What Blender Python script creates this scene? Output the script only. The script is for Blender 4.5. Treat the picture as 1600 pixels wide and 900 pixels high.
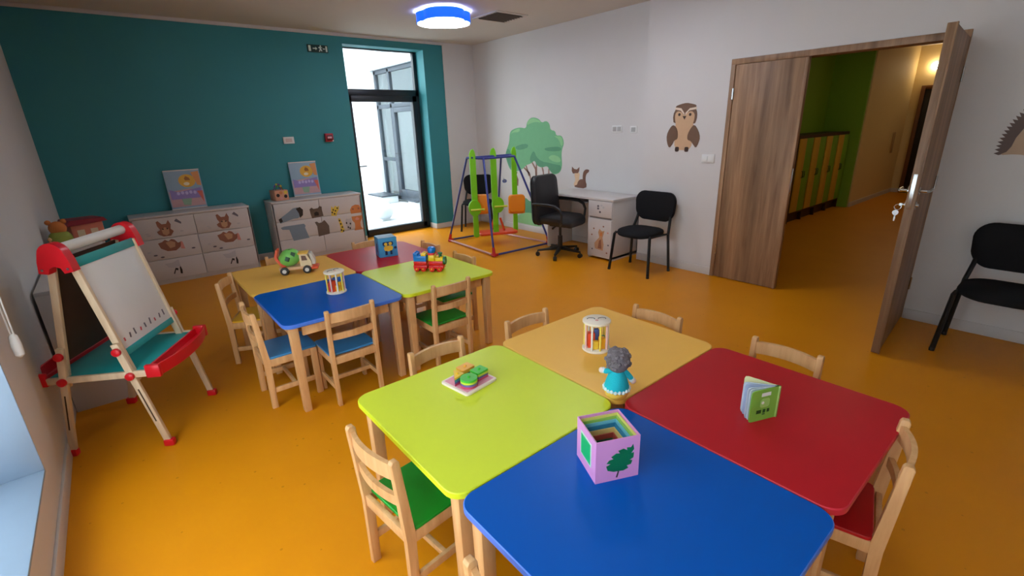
import bpy, bmesh, math, random
from mathutils import Vector, Matrix
random.seed(7)
R = math.radians
S = bpy.context.scene
for o in list(bpy.data.objects): bpy.data.objects.remove(o)
COL = S.collection

# ------------------------------------------------------------------ camera
YAW, PITCH, ROLL, F = 0.68467755, 0.32767585, 0.03292771, 741.75
fwd = Vector((math.sin(YAW)*math.cos(PITCH), math.cos(YAW)*math.cos(PITCH), -math.sin(PITCH)))
r0 = Vector((math.cos(YAW), -math.sin(YAW), 0)); d0 = fwd.cross(r0)
rr = math.cos(ROLL)*r0 + math.sin(ROLL)*d0
dd = -math.sin(ROLL)*r0 + math.cos(ROLL)*d0
cam = bpy.data.cameras.new('camera'); cam.sensor_width = 36; cam.lens = F/1600*36
cam.clip_start = 0.02
co = bpy.data.objects.new('camera', cam); COL.objects.link(co)
up = -dd; bk = -fwd
co.matrix_world = Matrix(((rr.x, up.x, bk.x, 0), (rr.y, up.y, bk.y, 0), (rr.z, up.z, bk.z, 1.6), (0, 0, 0, 1)))
S.camera = co

# ------------------------------------------------------------------ world, light, exposure
SKY = 9.0            # overcast sky brightness
CORR = 15.0           # brightness of the unseen lamps added to light the corridor
LAMP = 21.0           # ceiling lamp diffuser brightness
EXPOSURE = 0.10
w = bpy.data.worlds.new('overcast'); S.world = w; w.use_nodes = True
bg = w.node_tree.nodes['Background']; bg.inputs[0].default_value = (0.90, 0.96, 1.0, 1); bg.inputs[1].default_value = SKY
S.view_settings.view_transform = 'Standard'; S.view_settings.look = 'None'
S.view_settings.gamma = 1; S.view_settings.use_curve_mapping = False
S.view_settings.exposure = EXPOSURE

def portal(loc, rot, sx, sy):
    l = bpy.data.lights.new('window_portal', 'AREA'); l.shape = 'RECTANGLE'; l.size = sx; l.size_y = sy
    l.cycles.is_portal = True
    o = bpy.data.objects.new('window_portal', l); COL.objects.link(o); o.location = loc; o.rotation_euler = rot
portal((-0.86, 0.95, 1.36), (0, -R(90), 0), 2.3, 3.4)
portal((3.46, 7.34, 1.4), (-R(90), 0, 0), 1.25, 2.8)

# ------------------------------------------------------------------ materials
def lin(c):
    return tuple((x/12.92 if x <= .04045 else ((x+.055)/1.055)**2.4) for x in (v/255 for v in c))
MATS = {}
def mat(name, rgb, rough=.5, metal=0, var=.06, scale=14, bump=0, spec=.5, emit=None, estr=0, coat=0):
    if name in MATS: return MATS[name]
    m = bpy.data.materials.new(name); m.use_nodes = True; MATS[name] = m
    nt = m.node_tree; b = nt.nodes['Principled BSDF']
    c = lin(rgb)
    b.inputs['Roughness'].default_value = rough; b.inputs['Metallic'].default_value = metal
    b.inputs['Specular IOR Level'].default_value = spec
    if coat: b.inputs['Coat Weight'].default_value = coat
    tc = nt.nodes.new('ShaderNodeTexCoord'); n = nt.nodes.new('ShaderNodeTexNoise')
    n.inputs['Scale'].default_value = scale; n.inputs['Detail'].default_value = 3
    nt.links.new(tc.outputs['Object'], n.inputs['Vector'])
    mx = nt.nodes.new('ShaderNodeMix'); mx.data_type = 'RGBA'
    mx.inputs[6].default_value = (*[v*(1-var) for v in c], 1); mx.inputs[7].default_value = (*[min(1, v*(1+var)) for v in c], 1)
    nt.links.new(n.outputs['Fac'], mx.inputs[0]); nt.links.new(mx.outputs[2], b.inputs['Base Color'])
    if bump:
        bp = nt.nodes.new('ShaderNodeBump'); bp.inputs['Strength'].default_value = bump; bp.inputs['Distance'].default_value = .004
        n2 = nt.nodes.new('ShaderNodeTexNoise'); n2.inputs['Scale'].default_value = scale*8
        nt.links.new(tc.outputs['Object'], n2.inputs['Vector'])
        nt.links.new(n2.outputs['Fac'], bp.inputs['Height']); nt.links.new(bp.outputs[0], b.inputs['Normal'])
    if emit:
        b.inputs['Emission Color'].default_value = (*lin(emit), 1); b.inputs['Emission Strength'].default_value = estr
    return m
def wood(name, a, b_, rough=.45, sc=(30, 30, 2.5), plank=0, axis=1):
    if name in MATS: return MATS[name]
    m = bpy.data.materials.new(name); m.use_nodes = True; MATS[name] = m
    nt = m.node_tree; b = nt.nodes['Principled BSDF']; b.inputs['Roughness'].default_value = rough
    tc = nt.nodes.new('ShaderNodeTexCoord'); mp = nt.nodes.new('ShaderNodeMapping'); mp.inputs['Scale'].default_value = sc
    n = nt.nodes.new('ShaderNodeTexNoise'); n.inputs['Scale'].default_value = 1; n.inputs['Detail'].default_value = 6; n.inputs['Roughness'].default_value = .6
    n.inputs['Distortion'].default_value = .4
    nt.links.new(tc.outputs['Object'], mp.inputs['Vector']); nt.links.new(mp.outputs[0], n.inputs['Vector'])
    cr = nt.nodes.new('ShaderNodeValToRGB'); cr.color_ramp.elements[0].position = .32; cr.color_ramp.elements[1].position = .68
    cr.color_ramp.elements[0].color = (*lin(a), 1); cr.color_ramp.elements[1].color = (*lin(b_), 1)
    nt.links.new(n.outputs['Fac'], cr.inputs[0])
    out = cr.outputs[0]
    if plank:
        mp2 = nt.nodes.new('ShaderNodeMapping'); v = [0.2, 0.2, 0.35]; v[axis] = plank; mp2.inputs['Scale'].default_value = v
        n2 = nt.nodes.new('ShaderNodeTexNoise'); n2.inputs['Scale'].default_value = 1; n2.inputs['Detail'].default_value = 2
        nt.links.new(tc.outputs['Object'], mp2.inputs['Vector']); nt.links.new(mp2.outputs[0], n2.inputs['Vector'])
        mr = nt.nodes.new('ShaderNodeMapRange'); mr.inputs[1].default_value = .3; mr.inputs[2].default_value = .7
        mr.inputs[3].default_value = .62; mr.inputs[4].default_value = 1.25; nt.links.new(n2.outputs['Fac'], mr.inputs[0])
        mu = nt.nodes.new('ShaderNodeMix'); mu.data_type = 'RGBA'; mu.blend_type = 'MULTIPLY'; mu.inputs[0].default_value = 1
        nt.links.new(out, mu.inputs[6]); nt.links.new(mr.outputs[0], mu.inputs[7]); out = mu.outputs[2]
    nt.links.new(out, b.inputs['Base Color'])
    return m
def speckle_floor():
    m = bpy.data.materials.new('orange_linoleum'); m.use_nodes = True
    nt = m.node_tree; b = nt.nodes['Principled BSDF']; b.inputs['Roughness'].default_value = .40; b.inputs['Specular IOR Level'].default_value = .25
    tc = nt.nodes.new('ShaderNodeTexCoord'); n = nt.nodes.new('ShaderNodeTexNoise'); n.inputs['Scale'].default_value = 2.2; n.inputs['Detail'].default_value = 5
    nt.links.new(tc.outputs['Object'], n.inputs['Vector'])
    mx = nt.nodes.new('ShaderNodeMix'); mx.data_type = 'RGBA'
    mx.inputs[6].default_value = (*lin((212, 132, 8)), 1); mx.inputs[7].default_value = (*lin((226, 146, 14)), 1)
    nt.links.new(n.outputs['Fac'], mx.inputs[0])
    v = nt.nodes.new('ShaderNodeTexVoronoi'); v.inputs['Scale'].default_value = 11; nt.links.new(tc.outputs['Object'], v.inputs['Vector'])
    lt = nt.nodes.new('ShaderNodeMath'); lt.operation = 'LESS_THAN'; lt.inputs[1].default_value = .07; nt.links.new(v.outputs['Distance'], lt.inputs[0])
    m2 = nt.nodes.new('ShaderNodeMix'); m2.data_type = 'RGBA'; m2.inputs[7].default_value = (*lin((150, 84, 14)), 1)
    sc = nt.nodes.new('ShaderNodeMath'); sc.operation = 'MULTIPLY'; sc.inputs[1].default_value = .4; nt.links.new(lt.outputs[0], sc.inputs[0])
    nt.links.new(sc.outputs[0], m2.inputs[0]); nt.links.new(mx.outputs[2], m2.inputs[6]); nt.links.new(m2.outputs[2], b.inputs['Base Color'])
    bp = nt.nodes.new('ShaderNodeBump'); bp.inputs['Strength'].default_value = .08; bp.inputs['Distance'].default_value = .004
    n2 = nt.nodes.new('ShaderNodeTexNoise'); n2.inputs['Scale'].default_value = 60; nt.links.new(tc.outputs['Object'], n2.inputs['Vector'])
    nt.links.new(n2.outputs['Fac'], bp.inputs['Height']); nt.links.new(bp.outputs[0], b.inputs['Normal'])
    return m
def glass_mat():
    m = bpy.data.materials.new('window_glass'); m.use_nodes = True; nt = m.node_tree
    nt.nodes.remove(nt.nodes['Principled BSDF']); out = nt.nodes['Material Output']
    t = nt.nodes.new('ShaderNodeBsdfTransparent'); t.inputs[0].default_value = (.93, .96, .96, 1)
    g = nt.nodes.new('ShaderNodeBsdfGlossy'); g.inputs['Roughness'].default_value = .02
    lw = nt.nodes.new('ShaderNodeLayerWeight'); lw.inputs[0].default_value = .5
    p = nt.nodes.new('ShaderNodeMath'); p.operation = 'POWER'; p.inputs[1].default_value = 5; nt.links.new(lw.outputs['Facing'], p.inputs[0])
    f = nt.nodes.new('ShaderNodeMath'); f.operation = 'MULTIPLY_ADD'; f.inputs[1].default_value = .9; f.inputs[2].default_value = .035; nt.links.new(p.outputs[0], f.inputs[0])
    x = nt.nodes.new('ShaderNodeMixShader'); nt.links.new(f.outputs[0], x.inputs[0]); nt.links.new(t.outputs[0], x.inputs[1]); nt.links.new(g.outputs[0], x.inputs[2])
    nt.links.new(x.outputs[0], out.inputs[0]); return m

FLOOR = speckle_floor(); GLASS = glass_mat()
WHITE = mat('white_wall_paint', (212, 208, 206), .75, bump=.05, var=.02, scale=5)
TEAL = mat('teal_wall_paint', (50, 136, 144), .6, bump=.05, var=.03, scale=5)
CEIL = mat('ceiling_paint', (205, 198, 190), .8, var=.02, scale=4)
TRIMW = mat('white_trim', (205, 200, 198), .5, var=.03)
DARKF = mat('anthracite_frame', (30, 38, 46), .4, var=.05)
OAK = wood('oak_door', (132, 98, 70), (168, 132, 100), .5, (26, 26, 1.6), plank=7, axis=1)
OAKX = wood('oak_door_open', (132, 98, 70), (168, 132, 100), .5, (26, 26, 1.6), plank=7, axis=0)
BEECH = wood('beech', (206, 152, 98), (228, 180, 126), .45, (26, 26, 3))
BEECHD = wood('pine_easel', (205, 178, 146), (226, 202, 170), .5, (26, 26, 3))
STEEL = mat('brushed_steel', (190, 190, 190), .25, 1, .04)
BLACKF = mat('black_fabric', (24, 24, 27), .9, var=.15, scale=60, bump=.2, spec=.2)
BLACKL = mat('black_leatherette', (34, 34, 37), .5, var=.1, scale=30, bump=.12)
BLACKP = mat('black_plastic', (26, 26, 29), .4, var=.08)
WHITEL = mat('white_laminate', (205, 198, 195), .4, var=.02)
WHITEP = mat('white_plastic', (225, 224, 222), .35, var=.02)
GREYGAP = mat('grey_gap', (150, 142, 140), .6)
LIME = mat('lime_laminate', (214, 228, 62), .36, spec=.16, var=.02)
LIMEE = mat('lime_edge', (214, 226, 40), .4, var=.02)
YEL = mat('amber_laminate', (250, 192, 86), .36, spec=.16, var=.02)
YELE = mat('amber_edge', (240, 190, 80), .4, var=.02)
RED = mat('red_laminate', (190, 30, 40), .36, spec=.16, var=.02)
REDE = mat('red_edge', (206, 40, 60), .4, var=.02)
BLUE = mat('blue_laminate', (0, 86, 182), .36, spec=.16, var=.02)
BLUEE = mat('blue_edge', (70, 120, 220), .4, var=.02)
SGREEN = mat('green_seat', (16, 150, 40), .4, var=.03)
SBLUE = mat('light_blue_seat', (66, 140, 196), .4, var=.03)
SYEL = mat('yellow_seat', (238, 186, 40), .4, var=.03)
SRED = mat('red_seat', (186, 12, 24), .4, var=.03)
PRED = mat('red_plastic', (214, 20, 36), .3, var=.04)
PTEAL = mat('teal_board', (30, 150, 150), .45, var=.04)
WBOARD = mat('whiteboard', (222, 220, 218), .3, var=.02)
BROWNB = mat('brown_hardboard', (70, 46, 30), .7, var=.1)

# ------------------------------------------------------------------ mesh helpers
def nb(): return bmesh.new()
def box(bm, x0, x1, y0, y1, z0, z1, bev=0, seg=2, M=None):
    m = Matrix.Translation(((x0+x1)/2, (y0+y1)/2, (z0+z1)/2)) @ Matrix.Diagonal((x1-x0, y1-y0, z1-z0, 1))
    g = bmesh.ops.create_cube(bm, size=1, matrix=m)
    vs = g['verts']
    if M is not None: bmesh.ops.transform(bm, matrix=M, verts=vs)
    if bev:
        es = list({e for v in vs for e in v.link_edges})
        bmesh.ops.bevel(bm, geom=es, offset=bev, segments=seg, affect='EDGES', profile=.5)
def prism(bm, pts, a0, a1, f=lambda u, v, w: (u, v, w), cham=0):
    n = len(pts)
    if cham:
        cx = sum(p[0] for p in pts)/n; cy = sum(p[1] for p in pts)/n
        def ins(p, d):
            q = Vector((p[0]-cx, p[1]-cy)); L = q.length or 1; q *= (L-d*1.25)/L; return (cx+q.x, cy+q.y)
        rings = [([ins(p, cham) for p in pts], a0), (pts, a0+cham), (pts, a1-cham), ([ins(p, cham) for p in pts], a1)]
    else: rings = [(pts, a0), (pts, a1)]
    vs = [[bm.verts.new(f(p[0], p[1], a)) for p in ps] for ps, a in rings]
    bm.faces.new(vs[0]); bm.faces.new(vs[-1])
    for k in range(len(vs)-1):
        for i in range(n): bm.faces.new((vs[k][i], vs[k][(i+1) % n], vs[k+1][(i+1) % n], vs[k+1][i]))
def rrect(w, h, r, n=6, cx=0, cy=0):
    out = []
    for sx, sy, a in ((1, 1, 0), (-1, 1, 90), (-1, -1, 180), (1, -1, 270)):
        for i in range(n+1):
            t = R(a+90*i/n); out.append((cx+sx*(w/2-r)+r*math.cos(t), cy+sy*(h/2-r)+r*math.sin(t)))
    return out
def circle(r, n=20, cx=0, cy=0, ry=None):
    ry = ry or r
    return [(cx+r*math.cos(2*math.pi*i/n), cy+ry*math.sin(2*math.pi*i/n)) for i in range(n)]
def tube(bm, pts, r, n=8, closed=False):
    pts = [Vector(p) for p in pts]; N = len(pts); rs = r if isinstance(r, (list, tuple)) else [r]*N
    rings = []; prev = None
    for i, p in enumerate(pts):
        if closed: t = (pts[(i+1) % N]-pts[i-1]).normalized()
        else: t = (pts[min(i+1, N-1)]-pts[max(i-1, 0)]).normalized()
        if prev is None: a = t.orthogonal().normalized()
        else: a = (prev - t*prev.dot(t)).normalized()
        prev = a; b = t.cross(a)
        rings.append([bm.verts.new(p+(a*math.cos(2*math.pi*k/n)+b*math.sin(2*math.pi*k/n))*rs[i]) for k in range(n)])
    for i in range(N if closed else N-1):
        A, B = rings[i], rings[(i+1) % N]
        for k in range(n): bm.faces.new((A[k], A[(k+1) % n], B[(k+1) % n], B[k]))
    if not closed: bm.faces.new(rings[0]); bm.faces.new(rings[-1])
def bar(bm, p, q, w, d, side=Vector((1, 0, 0)), bev=0, w2=None, d2=None):
    """rectangular bar from p to q, width w along side, depth d across"""
    p, q = Vector(p), Vector(q); t = (q-p).normalized(); s = Vector(side); s = (s-t*s.dot(t)).normalized(); u = t.cross(s)
    w2 = w2 or w; d2 = d2 or d
    A = [bm.verts.new(p+s*(a*w/2)+u*(b*d/2)) for a, b in ((-1, -1), (1, -1), (1, 1), (-1, 1))]
    B = [bm.verts.new(q+s*(a*w2/2)+u*(b*d2/2)) for a, b in ((-1, -1), (1, -1), (1, 1), (-1, 1))]
    fs = [bm.faces.new(A), bm.faces.new(B)]+[bm.faces.new((A[i], A[(i+1) % 4], B[(i+1) % 4], B[i])) for i in range(4)]
    if bev:
        bmesh.ops.bevel(bm, geom=list({e for f in fs for e in f.edges}), offset=bev, segments=2, affect='EDGES', profile=.5)
def lathe(bm, prof, n=20, M=None):
    rings = []; M = M or Matrix.Identity(4)
    for r_, z in prof: rings.append([bm.verts.new(M @ Vector((r_*math.cos(2*math.pi*k/n), r_*math.sin(2*math.pi*k/n), z))) for k in range(n)])
    for A, B in zip(rings, rings[1:]):
        for k in range(n): bm.faces.new((A[k], A[(k+1) % n], B[(k+1) % n], B[k]))
    bm.faces.new(rings[0]); bm.faces.new(rings[-1])
def ball(bm, c, rx, ry=None, rz=None, sub=3, M=None):
    m = Matrix.Translation(c) @ (M or Matrix.Identity(4)) @ Matrix.Diagonal((rx, ry or rx, rz or rx, 1))
    bmesh.ops.create_icosphere(bm, subdivisions=sub, radius=1, matrix=m)
def mesh(bm, name, mats, ang=38):
    bmesh.ops.recalc_face_normals(bm, faces=bm.faces[:])
    me = bpy.data.meshes.new(name); bm.to_mesh(me); bm.free()
    for m in (mats if isinstance(mats, (list, tuple)) else [mats]): me.materials.append(m)
    for p in me.polygons: p.use_smooth = True
    me.set_sharp_from_angle(angle=R(ang))
    return me
def link(name, me, parent=None):
    o = bpy.data.objects.new(name, me); COL.objects.link(o); o.parent = parent; return o
def part(name, bm, m, parent, label=None):
    o = link(name, mesh(bm, name, m), parent)
    if label: o['label'] = label
    return o
def struct(name, bm, m, parent=None, label=None):
    o = link(name, mesh(bm, name, m), parent)
    if parent is None: o['kind'] = 'structure'; o['label'] = label or name.replace('_', ' '); o['category'] = name.split('_')[0]
    return o
def thing(name, label, cat, loc=(0, 0, 0), rz=0, group=None):
    o = bpy.data.objects.new(name, None); COL.objects.link(o); o.location = loc; o.rotation_euler = (0, 0, rz); o.empty_display_size = .05
    o['label'] = label; o['category'] = cat
    if group: o['group'] = group
    return o
def tag(o, label, cat, group=None):
    o['label'] = label; o['category'] = cat
    if group: o['group'] = group
    return o
def bx(name, parent, m, x0, x1, y0, y1, z0, z1, bev=.002, label=None):
    b = nb(); box(b, x0, x1, y0, y1, z0, z1, bev); return part(name, b, m, parent, label)

# ------------------------------------------------------------------ room numbers
XL, XR, XF, YB, YR, ZC = -.5, 4.79, 5.0, 6.95, -1.6, 2.86
def sbox(name, m, *boxes, label=None, bev=0):
    b = nb()
    for q in boxes: box(b, *q, bev)
    return struct(name, b, m, label=label)
sbox('floor', FLOOR, (XL-.36, 5.1, YR-.3, YB+.27, -.12, 0), (5.1, 13.2, -.8, 3.55, -.12, 0), label='orange speckled linoleum floor')
sbox('ceiling', CEIL, (XL-.36, XF+.2, YR-.3, YB+.36, ZC, ZC+.15), label='pale plastered classroom ceiling')
# left wall with a low wide window
sbox('wall_left', WHITE, (XL-.35, XL, 2.62, YB+.2, 0, ZC), (XL-.35, XL, YR, -.75, 0, ZC), (XL-.35, XL, -.75, 2.62, 0, .25), (XL-.35, XL, -.75, 2.62, 2.45, ZC), label='white left wall around the low window')
sbox('wall_rear', WHITE, (XL-.35, XR+.15, YR-.3, YR, 0, ZC), label='white wall behind the photographer')
# teal wall
OX0, OX1, OZ = 2.84, 4.085, 2.735
sbox('wall_back', TEAL, (XL, OX0, YB, YB+.36, 0, ZC), (OX1, 4.425, YB, YB+.36, 0, ZC), (OX0, OX1, YB, YB+.36, OZ, ZC), label='dark teal painted back wall')
sbox('wall_corner', WHITE, (4.425, XF+.15, YB-.012, YB+.36, 0, ZC), label='white strip of wall beside the teal paint')
sbox('wall_right', WHITE, (XR, XR+.15, YR, .79, 0, ZC), (XR, XR+.15, 2.43, 3.41, 0, ZC), (XR, XR+.15, .79, 2.43, 2.115, ZC), (XR+.15, XF+.15, 3.2, 3.41, 0, ZC), (XF, XF+.15, 3.41, YB+.3, 0, ZC), label='white right wall with the double door')
sbox('trim_1', TRIMW, (XL, 4.45, YB-.02, YB, 2.822, ZC), bev=.004, label='pale strip along the top of the teal wall')
BBH = .085
sbox('baseboard_right', TRIMW, (XR-.012, XR, YR, .765, 0, BBH), (XR-.012, XR, 2.452, 3.41, 0, BBH), (XF-.012, XF, 3.41, YB, 0, BBH), bev=.003, label='white skirting along the right wall')
sbox('baseboard_back', TRIMW, (XL, OX0, YB-.012, YB, 0, BBH), (OX1, 4.43, YB-.012, YB, 0, BBH), (4.43, XF, YB-.024, YB-.012, 0, BBH), (OX1-.012, OX1, YB-.012, YB+.2, 0, BBH), bev=.003, label='white skirting along the teal wall')
sbox('baseboard_left', TRIMW, (XL, XL+.012, YR, YB, 0, BBH), bev=.003, label='white skirting along the left wall')

# ------------------------------------------------------------------ window on the left wall
REV = mat('reveal_skylight_tint', (142, 162, 184), .5, var=.03)  # bluish skylight tint and reduced brightness put into the sill and jamb colour
t = thing('window_1', 'low daylight window in the left wall', 'window', (XL-.3, .935, .25)); t['kind'] = 'structure'
b = nb()
for q in ((-1.685, -1.615), (-.035, .035), (1.615, 1.685)): box(b, -.035, .035, q[0], q[1], 0, 2.2, .004)
for z in ((0, .07), (2.13, 2.2)): box(b, -.033, .033, -1.685, 1.685, z[0], z[1], .004)
part('window_frame', b, WHITEP, t)
for y0, y1 in ((-1.615, -.035), (.035, 1.615)):
    bx('pane', t, GLASS, -.006, .006, y0, y1, .07, 2.13, 0)
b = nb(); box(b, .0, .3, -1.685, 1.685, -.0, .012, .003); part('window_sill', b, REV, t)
b = nb(); box(b, .02, .3, 1.677, 1.6845, .012, 2.2, .002); part('jamb_tint_sheet', b, REV, t)  # thin sheet added over the wall's jamb face to carry the skylight tint

# glazed door to the courtyard
t = thing('window_2', 'tall anthracite glazed garden door with a fanlight', 'door', (0, YB+.27, 0)); t['kind'] = 'structure'
fx0, fx1 = OX0-.005, OX1
b = nb()
box(b, fx0, fx0+.055, -.035, .035, 0, 2.79, .003); box(b, fx1-.055, fx1, -.035, .035, 0, 2.79, .003)
box(b, fx0, fx1, -.035, .035, 2.72, 2.79, .003); box(b, fx0, fx1, -.035, .035, 2.10, 2.19, .003); box(b, fx0, fx1, -.035, .035, 0, .03, .003)
part('door_frame', b, DARKF, t)
b = nb(); sx0, sx1 = fx0+.055, fx1-.055
box(b, sx0, sx0+.075, -.05, .03, .03, 2.1, .004); box(b, sx1-.075, sx1, -.05, .03, .03, 2.1, .004)
box(b, sx0, sx1, -.05, .03, 2.015, 2.1, .004); box(b, sx0, sx1, -.05, .03, .03, .115, .004)
leaf = part('door_leaf', b, DARKF, t)
bx('pane', t, GLASS, sx0+.075, sx1-.075, -.012, .012, .115, 2.015, 0)
bx('pane', t, GLASS, fx0+.055, fx1-.055, -.012, .012, 2.19, 2.72, 0)
b = nb(); box(b, sx0+.025, sx0+.05, -.06, -.05, 1.0, 1.17, .003); tube(b, [(sx0+.037, -.05, 1.1), (sx0+.037, -.095, 1.1), (sx0+.16, -.1, 1.1)], .009)
part('handle', b, BLACKP, leaf)
for z in (.25, 1.75):
    b = nb(); tube(b, [(sx1+.004, -.052, z), (sx1+.004, -.052, z+.09)], .011); part('hinge', b, DARKF, leaf)

# ------------------------------------------------------------------ courtyard
EXW = mat('courtyard_render', (205, 208, 212), .8, var=.02)
EXG = mat('courtyard_paving', (176, 178, 180), .8, var=.05)
EXF = mat('grey_aluminium', (46, 54, 63), .45, var=.04)
sbox('ground', EXG, (-2, 9, YB+.3, 14.6, -.2, -.06), label='pale courtyard paving outside the glazed door')
FX = 5.3
sbox('wall_courtyard_side', EXW, (FX, FX+.3, 7.32, 9.3, -.1, 5), (FX, FX+.3, 11.55, 14.3, -.1, 5), (FX, FX+.3, 9.3, 11.55, 2.95, 5), label='white courtyard facade with a grey glazed entrance')
sbox('wall_light_blocker', EXW, (-3.3, -3.0, -6, 6.5, -.2, 4.9), label='unseen wall added to dim the left window')  # unseen wall added outside to cut the daylight through the left window
sbox('wall_courtyard_far', EXW, (-2, FX+.3, 13.6, 13.9, -.1, 5), label='white far wall of the courtyard')
sbox('room_beyond', mat('room_beyond', (232, 234, 236), .8), (FX+2.6, FX+2.7, 9.0, 12.2, -.1, 3.3), (FX+.3, FX+2.6, 9.0, 9.1, -.1, 3.3), (FX+.3, FX+2.6, 12.1, 12.2, -.1, 3.3), (FX+.3, FX+2.7, 9.0, 12.2, 3.2, 3.3), label='pale wall beyond the courtyard entrance')
t = thing('window_3', 'grey glazed courtyard entrance across from the garden door', 'door', (FX+.12, 0, 0)); t['kind'] = 'structure'
b = nb()
for y in (9.33, 9.62, 10.8, 11.5): box(b, -.04, .04, y-.04, y+.04, 0, 2.92, .003)
for z in (.04, 2.14, 2.9): box(b, -.04, .04, 9.3, 11.55, z-.045, z+.045, .003)
box(b, -.04, .04, 10.84, 11.46, .9, .98, .003)
part('frame', b, EXF, t)
b = nb(); box(b, -.055, .03, 9.67, 9.78, .09, 2.09, .004); box(b, -.055, .03, 10.64, 10.75, .09, 2.09, .004); box(b, -.055, .03, 9.78, 10.64, 1.99, 2.09, .004); box(b, -.055, .03, 9.78, 10.64, .09, .25, .004)
lf = part('door_leaf', b, EXF, t)
b = nb(); tube(b, [(-.05, 10.68, 1.08), (-.1, 10.68, 1.08), (-.1, 10.54, 1.08)], .012); part('handle', b, BLACKP, lf)
for y0, y1, z0, z1 in ((9.37, 9.58, .1, 2.1), (9.78, 10.64, .25, 1.99), (10.84, 11.46, .98, 2.1), (10.84, 11.46, .08, .9), (9.37, 9.58, 2.19, 2.86), (9.66, 10.76, 2.19, 2.86), (10.84, 11.46, 2.19, 2.86)):
    bx('pane', t, GLASS, -.006, .006, y0, y1, z0, z1, 0)
for y0, y1, z, d in ((10.75, 11.5, .10, .42), (9.3, 9.68, .10, .3)):
    o = bx('step_block', None, EXW, FX-d, FX-.001, y0, y1, -.06, z, .006)
    tag(o, 'white masonry block left of the courtyard entrance' if y0 > 10 else 'white masonry block right of the courtyard entrance', 'step')
    bx('slab', o, EXF, FX-d-.02, FX-.001, y0-.02, y1+.02, z, z+.03, .004)
b = nb(); ball(b, (0, 0, .18), .185, .185, .175); box(b, -.09, .09, -.09, .09, 0, .03, .01)
o = part('garden_ball', b, mat('white_globe', (196, 200, 204), .5), None); o.location = (3.98, 8.75, -.06)
tag(o, 'white ball standing on the courtyard paving', 'ball')
b = nb(); box(b, 0, .1, 0, .24, 0, .1, .02); o = part('wall_lamp', b, mat('grey_lamp', (200, 202, 206), .5), None); o.location = (FX-.1, 10.6, 3.25)
tag(o, 'small pale lamp above the courtyard entrance', 'lamp')

# ------------------------------------------------------------------ double door
b = nb()
for y0, y1 in ((.766, .80), (2.41, 2.452)): box(b, XR-.014, XR+.16, y0, y1, 0, 2.135, .003)
box(b, XR-.0145, XR+.16, .766, 2.452, 2.085, 2.136, .003)
struct('trim_2', b, OAK, label='oak frame of the double door')
t = thing('door_1', 'closed oak leaf of the double door', 'door', (XR, 0, 0)); t['kind'] = 'structure'
bx('door_panel', t, OAK, -.008, .034, 1.775, 2.405, .006, 2.083, .003)
for z in (.25, 1.78):
    b = nb(); tube(b, [(-.017, 2.408, z), (-.017, 2.408, z+.1)], .008); part('hinge', b, STEEL, t)
b = nb(); box(b, -.004, .02, 1.7715, 1.7755, .93, 1.16, .001); part('flush_bolt', b, STEEL, t)
b = nb(); box(b, -.02, -.008, 1.775, 1.80, .006, 2.083, .003); part('meeting_strip', b, OAK, t)
ang = math.atan2(.715-.785, 3.875-4.775)
t = thing('door_2', 'open oak leaf of the double door with a steel handle', 'door', (4.775, .79, 0), ang); t['kind'] = 'structure'
LW = .905
bx('door_panel', t, OAKX, 0, LW, -.02, .021, .006, 2.083, .003)
bx('meeting_strip', t, OAKX, LW-.012, LW+.012, .021, .031, .006, 2.083, .003)
b = nb(); box(b, LW-.001, LW+.002, -.011, .011, 1.02, 1.24, .001); part('lock_plate', b, STEEL, t)
for s in (1, -1):
    y0 = .0215 if s > 0 else -.0205
    b = nb(); tube(b, [(LW-.06, y0, 1.13), (LW-.06, y0+s*.045, 1.13), (LW-.075, y0+s*.055, 1.13), (LW-.19, y0+s*.055, 1.13)], .010)
    lathe(b, [(.027, 0), (.027, .008), (.02, .012)], 18, Matrix.Translation((LW-.06, y0, 1.13)) @ Matrix.Rotation(R(-90*s), 4, 'X'))
    h = part('handle', b, STEEL, t)
    b = nb(); lathe(b, [(.026, 0), (.026, .007), (.012, .008), (.010, .02)], 18, Matrix.Translation((LW-.06, y0, 1.04)) @ Matrix.Rotation(R(-90*s), 4, 'X')); part('escutcheon', b, STEEL, t)
b = nb(); yk = -.055
box(b, LW-.062, LW-.058, yk-.002, yk+.03, 1.032, 1.048); tube(b, [(LW-.06, yk-.006+.018*math.cos(a), 1.022+.018*math.sin(a)) for a in [i*math.pi/6 for i in range(12)]], .0018, 5, True)
prism(b, circle(.017, 14), -.0015, .0015, lambda u, v, w_: (LW-.06+w_, yk-.012+u, .985+v)); box(b, LW-.0615, LW-.0585, yk-.016, yk-.007, .93, .972)
part('keys', b, STEEL, t, 'bright key hanging from the lock')
for z in (.25, 1.05, 1.8):
    b = nb(); tube(b, [(-.004, .026, z), (-.004, .026, z+.1)], .008); part('hinge', b, STEEL, t)

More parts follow.
